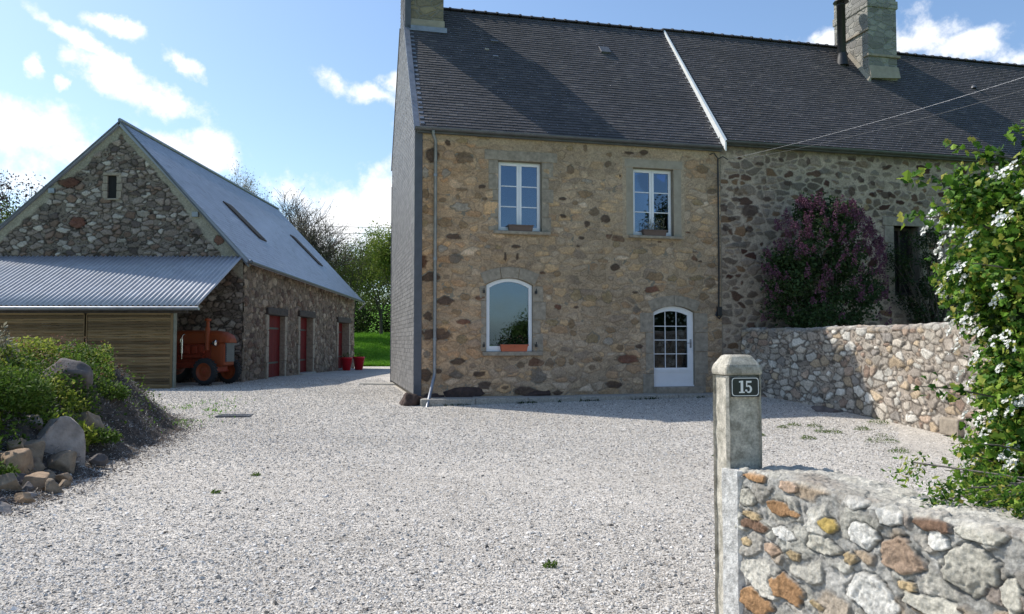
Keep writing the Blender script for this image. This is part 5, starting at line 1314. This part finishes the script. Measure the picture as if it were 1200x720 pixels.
clump('garden_plant', 'light green broad-leaved plant behind the largest boulder', 'plant', -6.0, 10.5, 700, .3, .34, .10, M['lf_yel'], 52, aspect=.6)
clump('garden_plant', 'low bright green plant among the bottom stones at the left edge', 'plant', -5.55, 8.35, 500, .18, .16, .06, M['lf_mid'], 53)
t = clump('garden_plant', 'taller plant with whitish leaves rising at the left edge before the screen', 'plant', -7.35, 10.9, 500, .3, .75, .07, M['lf_bud'], 54)
clump('garden_plant', 'round yellow green bush on the crest of the bank', 'plant', -8.0, 12.8, 2600, .6, .5, .07, M['lf_yel'], 55)
clump('garden_plant', 'small green plant low on the right shoulder of the bank', 'plant', -6.55, 12.6, 900, .28, .28, .06, M['lf_mid'], 56)
clump('garden_plant', 'fresh green plant beside the gravel below the tilted slab stone', 'plant', -5.75, 10.9, 500, .2, .22, .06, M['lf_mid'], 57)
# weeds in the gravel
WD = [(5.09,14.54,.10,'thin weed nearest the gate post in the shade line of gravel'),(5.42,14.83,.13,'small flat weed second from the gate post'),(5.75,14.68,.15,'weed tuft farthest back in the middle of the row'),(5.61,13.99,.14,'flat weed left of the darker twin'),(5.77,13.85,.16,'dark weed right of its flat twin'),(6.47,14.26,.15,'weed just in front of the sunlit yard wall'),(4.98,13.0,.13,'round weed alone on the gravel right of the post'),(6.07,12.67,.26,'largest bushy weed in the gravel by the yard wall'),(5.75,11.49,.15,'flat weed nearest the white flowering bush'),(7.2,15.2,.2,'weed growing against the foot of the yard wall'),(-3.22,8.42,.05,'tiny weed in the gravel near the rockery'),(.28,5.69,.05,'tiny bright weed in the gravel at the bottom of the picture'),(-3.14,9.5,.05,'tiny weed in the open gravel below the drain cover'),(2.93,11.06,.06,'tiny weed left of the gate post'),(4.3,13.45,.12,'weed half hidden by the gate post')]
for k, (x, y, s, lab) in enumerate(WD):
    t = thing('weed', lab, 'weed', (x, y, float(g(x,y))), 0, 'weeds in the gravel'); r = rnd(200+k); n = int(60+900*s)
    a = r.random(n)*6.283; q = s*np.sqrt(r.random(n)); P = np.stack([np.cos(a)*q, np.sin(a)*q, .01+s*.5*r.random(n)*(1-(q/s)**2)], 1)
    leaf_obj('leaves', P, .028, 300+k, M['lf_mid'], t, up=.4, aspect=.4)
def blades(name, label, X, Y, h, mat, seed, w=.012):
    r = rnd(seed); n = len(X); a = r.random(n)*6.283; hh = h*(.5+r.random(n)); l = r.normal(0,.35,(n,2))*hh[:,None]
    Z = g(X,Y)+mound(X,Y); dx, dy = np.cos(a)*w, np.sin(a)*w
    V = np.stack([np.stack([X-dx,Y-dy,Z],1), np.stack([X+dx,Y+dy,Z],1), np.stack([X+l[:,0]*.4+dx*.6,Y+l[:,1]*.4+dy*.6,Z+hh*.6],1), np.stack([X+l[:,0],Y+l[:,1],Z+hh],1)],1).reshape(-1,3)
    F = np.arange(n)[:,None]*4+np.array([0,1,2,3])
    o = link(name, np_mesh(name, V, F), None, [mat]); return tag(o, label, kind='stuff')
r = rnd(9); n = 2600; X = -7.0+r.normal(0,.4,n); Y = 15.2+r.normal(0,1.4,n); k = (mound(X,Y) < .25)&(fbm(X*2,Y*1.2,9,3) > .42); blades('grass', 'patchy grass between the bank and the gravel', X[k], Y[k], .035, M['grassb'], 3)
n = 90000; X = r.uniform(-22,-4,n); Y = 46.8+r.random(n)**1.4*26; blades('grass', 'sunlit meadow grass behind the barn', X, Y, .16, M['grassb'], 4, .03)
n = 2600; X = r.uniform(-9.6,8.8,n); 
for nm, (u0,u1,bb,hh,cnt) in {'a':(.2,7.6,-.66,.05,700)}.items():
    U = r.uniform(u0,u1,cnt); Bq = bb+r.normal(0,.03,cnt); X = HX+U*ca-Bq*sa; Y = HY+U*sa+Bq*ca; k = fbm(U*3,U*0,4,3) > .56; blades('grass', 'sparse grass along the kerb of the house', X[k], Y[k], hh, M['lf_dark'], 5, .01)

# ================================================================== BUSHES
def canes(parent, name, base, tips, rad, seed, mat, wob=.12):
    r = random.Random(seed); b = MB()
    for tp in tips:
        p0 = Vector(base)+Vector((r.uniform(-.15,.15), r.uniform(-.15,.15), 0)); p1 = Vector(tp); P = []
        for k in range(7):
            t = k/6; p = p0.lerp(p1, t); p.x += (p1.x-p0.x)*(-.25*math.sin(t*math.pi)); p += Vector((r.uniform(-wob,wob), r.uniform(-wob,wob), r.uniform(-wob,wob)*.4))*t*(1-t)*3; P.append(p)
        b.tube(P, [rad*(1-.75*k/6) for k in range(7)], 6)
    return b.build(name, mat, parent)
# white-flowering bush over the roadside wall
haw = thing('flowering_bush', 'tall white-flowering bush with bright green leaves overhanging the roadside wall', 'bush', (3.1,3.75,0), 0)
r = rnd(77); cs = []; rs = []
def hx(z): return np.interp(z, [.5,.8,1.1,1.5,1.9,2.2,2.42,2.6], [.55,.68,.73,.74,.80,.90,.82,.4])
for k in range(210):
    z = r.uniform(.62, 2.42); a = r.uniform(0, 6.283); q = hx(z)*r.uniform(.62,.97)
    cs.append((q*math.cos(a), q*math.sin(a)*1.0, z-.0)); rs.append(r.uniform(.10,.22))
cs += [(-.78+.06*k, -.5+.06*k, .72+.05*k) for k in range(6)]+[(-.62+.1*k, -.62, .66+.03*k) for k in range(5)]+[(-.74+.07*k, -.72+.03*k, .95+.03*k) for k in range(5)]+[(-.6+.09*k, -.78, .9+.05*k) for k in range(5)]; rs += [.15]*21
cs += [(-.90+.05*k, -.05*k, 2.3+.02*k) for k in range(4)]+[(-.8,.1,2.45),(-.5,0,2.52),(-.15,.1,2.5),(.2,0,2.5),(-.62,-.25,2.42)]; rs += [.12]*9
P, D = puffs(cs, rs, 11000, 5, .7)
V, F = leaves(P, .032, 6, lobed=True, up=.3, out=D*.5+P*np.array([1,1,0])*.5)
link('foliage', np_mesh('foliage', V, F), haw, [M['lf_haw']])
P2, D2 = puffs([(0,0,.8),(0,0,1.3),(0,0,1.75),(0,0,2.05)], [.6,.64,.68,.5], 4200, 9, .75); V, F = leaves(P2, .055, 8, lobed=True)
link('inner_foliage', np_mesh('inner_foliage', V, F), haw, [M['lf_dark']])  # darker leaf colour stands in for the shade inside the bush
# loose sprays reaching out on the left
sp_t = [(-1.2,-.0,2.46),(-1.12,.1,2.28),(-1.0,-.2,1.18),(-.97,-.05,.93),(-1.12,.0,1.43),(-.92,.15,1.0),(-1.02,-.3,2.0),(-.7,-.1,2.68),(-.95,0,2.6)]
canes(haw, 'branches', (0,0,0), [(c[0]*.8,c[1]*.8,c[2]) for c in cs[:60]], .022, 4, M['bark'])
b = MB(); Pn = []
for k, tp in enumerate(sp_t):
    s0 = Vector((tp[0]*.5, tp[1]*.5, tp[2]-.12)); e = Vector(tp); pts = [s0.lerp(e, t)+Vector((0,0,.03*math.sin(t*3.1))) for t in (0,.35,.7,1)]
    b.tube(pts, [.007,.005,.004,.002], 5)
    for q in range(46): t = .25+.75*r.random(); p = s0.lerp(e, t); Pn.append((p.x+r.normal(0,.028), p.y+r.normal(0,.028), p.z+r.normal(0,.028)+.03*math.sin(t*3.1)))
b.build('sprays', M['bark_pale'], haw)
V, F = leaves(np.array(Pn), .042, 15, lobed=True, up=.5); link('spray_leaves', np_mesh('spray_leaves', V, F), haw, [M['lf_haw']])
# flower heads: flat clusters of small five-petalled flowers
def flowerheads(parent, centers, normals, rad, per, size, mat, seed, name='blossom'):
    r = rnd(seed); V = []; nF = []
    for c, n_ in zip(centers, normals):
        n_ = np.array(n_)/np.linalg.norm(n_); t = np.cross(n_, (.3,.2,1)); t /= np.linalg.norm(t); s_ = np.cross(n_, t); rr = rad*r.uniform(.6,1.2)
        for k in range(int(per*r.uniform(.6,1.2))):
            a = r.random()*6.283; q = rr*math.sqrt(r.random()); p = np.array(c)+(t*math.cos(a)+s_*math.sin(a))*q+n_*(r.normal(0,.3)*rr*.3+.03-(q/rr)**2*rr*.35)
            f = n_+r.normal(0,.45,3); f /= np.linalg.norm(f); x = np.cross(f, r.normal(size=3)); x /= np.linalg.norm(x); y = np.cross(f, x); ss_ = size*r.uniform(.75,1.2)
            ring = []
            for j in range(10):
                an = j*math.pi/5; rr_ = ss_*(1 if j % 2 == 0 else .62); ring.append(p+(x*math.cos(an)+y*math.sin(an))*rr_+f*(.25*ss_ if j % 2 == 0 else .1*ss_))
            V += ring
    V = np.array(V); n = len(V)//10; F = np.arange(n)[:,None]*10+np.arange(10)[None]
    return link(name, np_mesh(name, V, F), parent, [mat])
FC = []; FN = []
for k in range(270):
    z = .72+1.8*r.random()**.8; a = r.uniform(2.0, 6.5); q = hx(z)*r.uniform(.93,1.1); FC.append((q*math.cos(a), q*math.sin(a), z)); FN.append((math.cos(a), math.sin(a), .7))
for k in range(60):
    a = r.uniform(0,6.283); q = r.random()*.7; FC.append((q*math.cos(a), q*math.sin(a), 2.5)); FN.append((0,-.3,1))
flowerheads(haw, FC, FN, .040, 22, .0095, M['fl_white'], 12)
# low trailing plant on top of the roadside wall
tr = thing('trailing_plant', 'fine-leaved plant trailing over the top of the roadside wall under the bush', 'plant', (1.95,2.95,1.0), 0)
cs2 = []
for _ in range(60):
    y_ = r.uniform(-.6,.45); e_ = -.42*y_; cs2.append((e_+r.uniform(-.20,.25), y_, r.uniform(.0,.12)))
P, D = puffs(cs2, [.08]*len(cs2), 9000, 21, .8, .7); V, F = leaves(P, .028, 22, up=.3, aspect=.4)
link('foliage', np_mesh('foliage', V, F), tr, [M['lf_haw']])
b = MB()
for k in range(26):
    c = cs2[k % len(cs2)]; b.tube([(.35,-.1,-.05),(.35+(c[0]-.35)*.5,c[1]*.5,.1),tuple(c)], .004, 5)
b.build('stems', M['bark_pale'], tr)
# a long loose shoot over the gravel
b = MB(); pts = [(.05,0,.05),(-.12,.06,.10),(-.26,.1,.16),(-.38,.14,.22)]
t = thing('flowering_shoot', 'long thin leafy shoot arching out over the gravel from the bush', 'shoot', (2.62,3.75,.9), 0)
MB().tube(pts, [.006,.005,.004,.002], 5).build('stem', M['bark'], t)
Pn = [tuple(np.array(pts[0])+(np.array(pts[3])-np.array(pts[0]))*q+r.normal(0,.018,3)) for q in r.random(34)]; V, F = leaves(np.array(Pn), .03, 33, lobed=True); link('leaves', np_mesh('leaves', V, F), t, [M['lf_haw']])

# lilac in the shade of the neighbouring wall
lx, ly, lz = W(10.2, -1.1, 0); lz = float(g(lx, ly))
lil = thing('lilac_bush', 'rounded lilac bush with dark purple flowers in the shade behind the yard wall', 'bush', (lx, ly, lz), A0)
r = rnd(15); cs = []; rs = []
for k in range(150):
    z = r.uniform(.9, 4.9); hw = np.interp(z, [.8,1.6,2.4,3.4,4.2,5.0], [1.5,1.65,1.55,1.5,1.1,.4]); a = r.uniform(0,6.283); q = r.uniform(.35,1.0)
    ofs = .35*np.interp(z, [1,2.2], [1,0]); cs.append((hw*q*math.cos(a)+ofs, min(.75, hw*.62*q*math.sin(a)), z)); rs.append(r.uniform(.2,.42))
P, D = puffs(cs, rs, 1250, 16, .7); V, F = leaves(P, .085, 17, up=.3, out=D*.4, aspect=.7); link('foliage', np_mesh('foliage', V, F), lil, [M['lf_lilac']])
canes(lil, 'stems', (0,0,-.1), [(c[0]*.85,c[1]*.85+.15,c[2]*.95) for c in cs[:26]], .028, 3, M['bark'])
Pf = []
for k in range(300):
    z = 1.3+3.5*r.random()**.62; hw = np.interp(z, [.8,1.6,2.4,3.4,4.2,5.0], [1.5,1.65,1.55,1.55,1.2,.45]); a = r.uniform(2.9,6.5) if r.random() < .8 else r.uniform(0,6.28)
    if r.random() < np.interp(z, [1.3,3.2], [.85,.1]): continue
    c = np.array((hw*math.cos(a), max(-1.1,min(.7,hw*.68*math.sin(a))), z)); h_ = r.uniform(.16,.3); n = 64; t = r.random(n); q = (1-t)*.07+.012; an = r.random(n)*6.283
    ax = np.array((math.cos(a)*.35, math.sin(a)*.35, 1)); Pf.append(c+ax*h_*t[:,None]+np.stack([np.cos(an)*q, np.sin(an)*q, 0*q],1))
Pf = np.concatenate(Pf); V, F = leaves(Pf, .034, 19, up=0, aspect=.9); link('blossom', np_mesh('blossom', V, F), lil, [M['fl_lilac']])
# shrub climbing at the dark window
cx_, cy_, _ = W(14.0, -.5, 0); cz = float(g(cx_, cy_))
cl = thing('climbing_shrub', 'thin dark climbing shrub around the dark window of the neighbouring house', 'shrub', (cx_, cy_, cz), A0)
cs = []; rs = []
for k in range(70):
    z = r.uniform(1.7,4.3); q = np.interp(z, [1.6,2.5,3.6,4.4], [.5,1.1,1.35,.6]); cs.append((r.uniform(-q,q), r.uniform(-.25,.3), z)); rs.append(r.uniform(.14,.3))
P, D = puffs(cs, rs, 1600, 26, .8); V, F = leaves(P, .075, 27, aspect=.5); link('foliage', np_mesh('foliage', V, F), cl, [M['lf_dark']])
canes(cl, 'stems', (0,0,-.1), [(c[0],c[1],c[2]) for c in cs[:30]], .03, 5, M['bark'], .2)

# ================================================================== TREES
def tree(name, label, x, y, H, cr, leafmat, per, lsize, seed, barkm='bark', trunk_r=.18, lv=4, droop=0, crown_lo=.25, dens=3, twig=.010, leafdepth=2, puffr=.35, group='trees behind the barn and the meadow', cat='tree'):
    z0 = float(g(x, y)); t = thing(name, label, cat, (x, y, z0-.1), 0, group)
    rr = random.Random(seed); b = MB(); tips = []
    def grow(p, d, L, rad, lev):
        pts = [p]; q = p; dd = d
        n = 4 if lev < 2 else 3
        for k in range(n):
            dd = (dd+Vector((rr.gauss(0,.13), rr.gauss(0,.13), rr.gauss(.05,.08)))).normalized(); q = q+dd*L/n; pts.append(q)
        b.tube(pts, [max(twig*.6, rad*(1-.45*k/n)) for k in range(n+1)], 7 if lev == 0 else (5 if lev < 3 else 3), caps=False)
        if lev >= leafdepth: tips.extend([pts[-1], pts[-2]])
        if lev >= lv: return
        m = dens+(1 if rr.random() < .4 else 0)
        for k in range(m):
            t_ = rr.uniform(.35, 1) if k else 1.0
            i = min(n-1, int(t_*n)); bp = pts[i].lerp(pts[i+1], t_*n-i) if t_ < 1 else pts[-1]
            ax = Vector((rr.gauss(0,1), rr.gauss(0,1), rr.gauss(0,.5))).normalized()
            nd = (dd*.85+ax*(.75 if lev else .8)+Vector((0,0,.15-droop))).normalized()
            grow(bp, nd, L*rr.uniform(.58,.8), max(twig, rad*.52), lev+1)
    # several leaders from a short trunk
    L0 = H*.30
    top = Vector((rr.uniform(-.2,.2), rr.uniform(-.2,.2), L0*.75))
    b.tube([(0,0,-.3),(0,0,.2),tuple(top*.5),tuple(top)], [trunk_r*1.5,trunk_r*1.15,trunk_r,trunk_r*.85], 9)
    for k in range(dens+2):
        a = k*6.283/(dens+2)+rr.random(); grow(top*rr.uniform(.7,1), Vector((math.cos(a)*.55, math.sin(a)*.55, 1)).normalized(), L0*rr.uniform(.8,1.1), trunk_r*.55, 1)
    # fit the grown shape to the tree's measured height and spread
    V = np.array(b.v); zt = V[:,2].max(); wx = np.percentile(np.abs(V[:,:2]), 97)
    sz_, sx_ = H/zt, cr/wx
    k_ = np.clip(V[:,2]/(L0*.8), 0, 1)
    V[:,2] *= sz_; V[:,:2] *= (1+(sx_-1)*k_)[:,None]; b.v = [tuple(p) for p in V]
    b.build('trunk', M[barkm], t, recalc=False)
    T = np.array([tuple(p) for p in tips]); T[:,2] *= sz_; T[:,:2] *= sx_; T = T[T[:,2] > H*crown_lo]
    if per:
        r = rnd(seed); n = len(T)*per; P = np.repeat(T, per, 0)+r.normal(0, puffr, (n,3)); P = P[P[:,2] > .3]
        leaf_obj('crown', P, lsize, seed+1, M[leafmat], t, up=.3)
    return t
tree('tree', 'dark reddish-leaved tree behind the left roof slope of the barn', -30.0, 44, 12.0, 3.4, 'lf_purple', 9, .15, 3, trunk_r=.2, puffr=.3)
tree('tree', 'dense green tree in front of the reddish one at the left edge', -27.6, 41, 8.9, 3.0, 'lf_tree2', 22, .16, 5, trunk_r=.16, puffr=.38, crown_lo=.1)
tree('tree', 'green bushy tree at the far left edge', -31.5, 41, 9.6, 3.2, 'lf_tree2', 22, .16, 6, trunk_r=.16, puffr=.38, crown_lo=.1)
tree('bare_tree', 'nearly bare pale tree just over the barn ridge', -19.9, 60, 14.9, 2.0, 'lf_bud', 2, .12, 8, 'bark_pale', .16, lv=5, puffr=.25, twig=.018, dens=4)
tree('bare_tree', 'large leafless tree behind the far end of the barn roof', -15.6, 58, 12.9, 3.1, 'lf_bud', 1, .10, 9, 'bark', .2, lv=5, puffr=.3, twig=.02, dens=4)
tree('bare_tree', 'smaller leafless tree overlapping the barn eave', -13.6, 61, 10.0, 2.2, 'lf_tree2', 2, .12, 10, 'bark', .14, lv=5, puffr=.3, twig=.018)
tree('tree', 'half-leafed green tree in the middle of the gap', -13.8, 66, 9.3, 2.7, 'lf_tree', 9, .17, 12, trunk_r=.15, puffr=.36, crown_lo=.05, lv=4)
tree('tree', 'rounded green tree left of the bright one by the house', -11.9, 70, 8.6, 2.6, 'lf_tree2', 22, .18, 13, trunk_r=.15, puffr=.45, crown_lo=.0)
tree('tree', 'bright spring-green tree beside the slate gable', -9.0, 60, 9.6, 2.0, 'lf_tree', 26, .17, 14, trunk_r=.14, puffr=.38, crown_lo=.02)
tree('tree', 'tall green tree mostly hidden behind the slate gable', -6.0, 61, 11.4, 2.4, 'lf_tree', 24, .17, 15, trunk_r=.15, puffr=.4, crown_lo=.02)
tree('tree', 'small pale-twigged tree at the eave end of the barn', -16.6, 67, 8.3, 2.2, 'lf_tree', 12, .16, 16, trunk_r=.12, puffr=.4, crown_lo=.0)
r = rnd(50); cs = [(x, 76+r.uniform(-2,2)-.0, z) for x in np.arange(-34, 8, .7) for z in (1.8, 3.0, 4.2, 5.3)]; cs = [(c[0]+r.normal(0,.4), c[1], c[2]+float(g(c[0],c[1]))*.4+r.normal(0,.4)) for c in cs]
P, D = puffs(cs, list(r.uniform(.8,1.5,len(cs))), 130, 51, .8); V, F = leaves(P, .24, 52, out=D*.5); o = link('woodland', np_mesh('woodland', V, F), None, [M['lf_tree2']]); tag(o, 'dense dark hedgerow wood closing the meadow', kind='stuff')
cs = [(x, 73.6+r.normal(0,.5), z+r.uniform(-.3,.4)) for x in np.arange(-26, 0, .5) for z in (1.9,2.8,3.7,4.5)]
P, D = puffs(cs, list(r.uniform(.6,1.1,len(cs))), 90, 53, .8); V, F = leaves(P, .2, 54); o = link('undergrowth', np_mesh('undergrowth', V, F), None, [M['lf_dark']]); tag(o, 'undergrowth at the foot of the trees, coloured dark for the shade there', kind='stuff')  # dark leaf colour stands in for the shade under the trees
# greenery beside and behind the photographer: hedges added for their reflections, trees read off the panes
def added_hedge(label, p0, p1, h, seed):
    hg = thing('hedge', label, 'hedge', (0,0,0), 0); a = np.array(p0, float); c = np.array(p1, float); Lh = np.linalg.norm(c-a); cs = []
    for d in np.arange(0, Lh, .6):
        q = a+(c-a)*d/Lh
        cs += [(q[0]+r.normal(0,.2), q[1]+r.normal(0,.2), z) for z in np.arange(.5, h, .7)]
    P, D = puffs(cs, list(r.uniform(.55,.8,len(cs))), 110, seed, .6); V, F = leaves(P, .16, seed+1, out=D*.6); link('foliage', np_mesh('foliage', V, F), hg, [M['lf_dark']])
    b = MB()
    for d in np.arange(.5, Lh, 1.5): q = a+(c-a)*d/Lh; b.tube([(q[0],q[1],-.2),(q[0]+.1,q[1],h*.5),(q[0],q[1]+.1,h*.85)], .05, 6)
    b.build('stems', M['bark'], hg)
added_hedge('low leafy hedge added out of view, mirrored in the large arched window', (-6,-13), (30,-13), 1.6, 61)
added_hedge('tall dark hedge added out of view on the right, mirrored in the door panes', (12.5,10.5), (22,-7), 3.4, 63)
tree('tree', 'small tree across the road mirrored low in the arched window', 18.9, -14, 3.7, 1.5, 'lf_tree2', 30, .16, 70, trunk_r=.12, puffr=.4, group='trees on the near side', crown_lo=.1)
tree('tree', 'tall tree right of the yard mirrored in the right upper window', 14.9, 8.3, 10.5, 2.3, 'lf_dark', 30, .16, 71, trunk_r=.2, puffr=.4, group='trees on the near side', crown_lo=.1)

# ================================================================== SKY, SUN, CAMERA
SUN_EL = R(48.3); sxy = np.array([-.899, .436]); sxy /= np.linalg.norm(sxy)
world = bpy.data.worlds.new('World'); sc.world = world; world.use_nodes = True
nt = world.node_tree; N = nt.nodes.new; L = nt.links.new
bg = nt.nodes['Background']
sk = N('ShaderNodeTexSky'); sk.sky_type = 'NISHITA'; sk.sun_disc = False; sk.sun_elevation = SUN_EL; sk.sun_rotation = math.atan2(sxy[0], sxy[1]); sk.air_density = 1.0; sk.dust_density = 1.0; sk.ozone_density = 1.8
def mth(op, a, b=None, c=None, clamp=False):
    n = N('ShaderNodeMath'); n.operation = op; n.use_clamp = clamp
    for i, v in enumerate((a, b, c)):
        if v is None: continue
        if isinstance(v, (int, float)): n.inputs[i].default_value = v
        else: L(v, n.inputs[i])
    return n.outputs[0]
tc = N('ShaderNodeTexCoord'); nrm = N('ShaderNodeVectorMath'); nrm.operation = 'NORMALIZE'; L(tc.outputs['Generated'], nrm.inputs[0])
sp = N('ShaderNodeSeparateXYZ'); L(nrm.outputs[0], sp.inputs[0])
az = mth('MULTIPLY', mth('ARCTAN2', sp.outputs[0], sp.outputs[1]), 57.2958); el = mth('MULTIPLY', mth('ARCSINE', sp.outputs[2]), 57.2958)
def wnoise(scale, detail=8, rough=.6, dist=0):
    n = N('ShaderNodeTexNoise'); n.inputs['Scale'].default_value = scale; n.inputs['Detail'].default_value = detail; n.inputs['Roughness'].default_value = rough; n.inputs['Distortion'].default_value = dist
    L(nrm.outputs[0], n.inputs['Vector']); return n
nw = wnoise(13, 6); ns = N('ShaderNodeSeparateColor'); L(nw.outputs['Color'], ns.inputs[0])
az = mth('ADD', az, mth('MULTIPLY_ADD', ns.outputs[0], 6.0, -3.0)); el = mth('ADD', el, mth('MULTIPLY_ADD', ns.outputs[1], 3.0, -1.5))
cover = None
for a0, e0, ra, re, rot in CLOUDS:
    c_, s_ = math.cos(R(-rot)), math.sin(R(-rot))
    dx = mth('ADD', az, -a0); dy = mth('ADD', el, -e0)
    u = mth('ADD', mth('MULTIPLY', dx, c_/ra), mth('MULTIPLY', dy, s_/ra)); v = mth('ADD', mth('MULTIPLY', dx, -s_/re), mth('MULTIPLY', dy, c_/re))
    q = mth('SUBTRACT', 1, mth('SQRT', mth('ADD', mth('MULTIPLY', u, u), mth('MULTIPLY', v, v))))
    cover = q if cover is None else mth('MAXIMUM', cover, q)
n1 = wnoise(16, 10, .62); n2 = wnoise(3.2, 9, .6)
back = mth('MULTIPLY_ADD', n2.outputs[0], 7.5, -5.1)                 # free clouds elsewhere in the sky
isb = mth('MULTIPLY_ADD', sp.outputs[1], -6, 1.2, clamp=True)
cover = mth('MAXIMUM', cover, mth('ADD', back, mth('MULTIPLY_ADD', isb, 3, -3)))
dens = mth('MULTIPLY_ADD', mth('ADD', n1.outputs[0], -.5), 3.0, cover)
alpha = N('ShaderNodeMapRange'); alpha.interpolation_type = 'SMOOTHSTEP'; alpha.inputs[1].default_value = -.1; alpha.inputs[2].default_value = .75; L(dens, alpha.inputs[0])
n3 = wnoise(11, 6, .6)
cr_ = ramp(nt, n3.outputs[0], [(.35,(.86,.9,.97)),(.6,(1,1,1))])
em = N('ShaderNodeVectorMath'); em.operation = 'SCALE'; L(cr_.outputs[0], em.inputs[0]); em.inputs['Scale'].default_value = CLOUD_V
skc = mixc(nt, 1.0, sk.outputs[0], (1.0,1.09,1.15), 'MULTIPLY')
mx = mixc(nt, alpha.outputs[0], skc, em.outputs[0])
L(mx, bg.inputs['Color']); bg.inputs['Strength'].default_value = SKY_S
sl = bpy.data.lights.new('sun', 'SUN'); sl.energy = SUN_E; sl.angle = R(.53); sl.color = (1, .945, .86)
so = bpy.data.objects.new('sun', sl); COL.objects.link(so)
dv = Vector((-sxy[0]*math.cos(SUN_EL), -sxy[1]*math.cos(SUN_EL), -math.sin(SUN_EL))); so.rotation_euler = dv.to_track_quat('-Z', 'Y').to_euler(); so.location = (-20, 10, 30)
cam = bpy.data.cameras.new('camera'); co = bpy.data.objects.new('camera', cam); COL.objects.link(co); sc.camera = co
co.location = (0, 0, EYE); cam.sensor_width = 36; cam.lens = 27; cam.clip_end = 3000; cam.clip_start = .05
co.rotation_euler = (math.pi/2+math.atan(40/900), 0, 0)
sc.view_settings.view_transform = 'Standard'; sc.view_settings.look = 'None'; sc.view_settings.exposure = EXPO; sc.view_settings.gamma = 1
sc.cycles.max_bounces = 8; sc.cycles.transparent_max_bounces = 12; sc.cycles.diffuse_bounces = 3
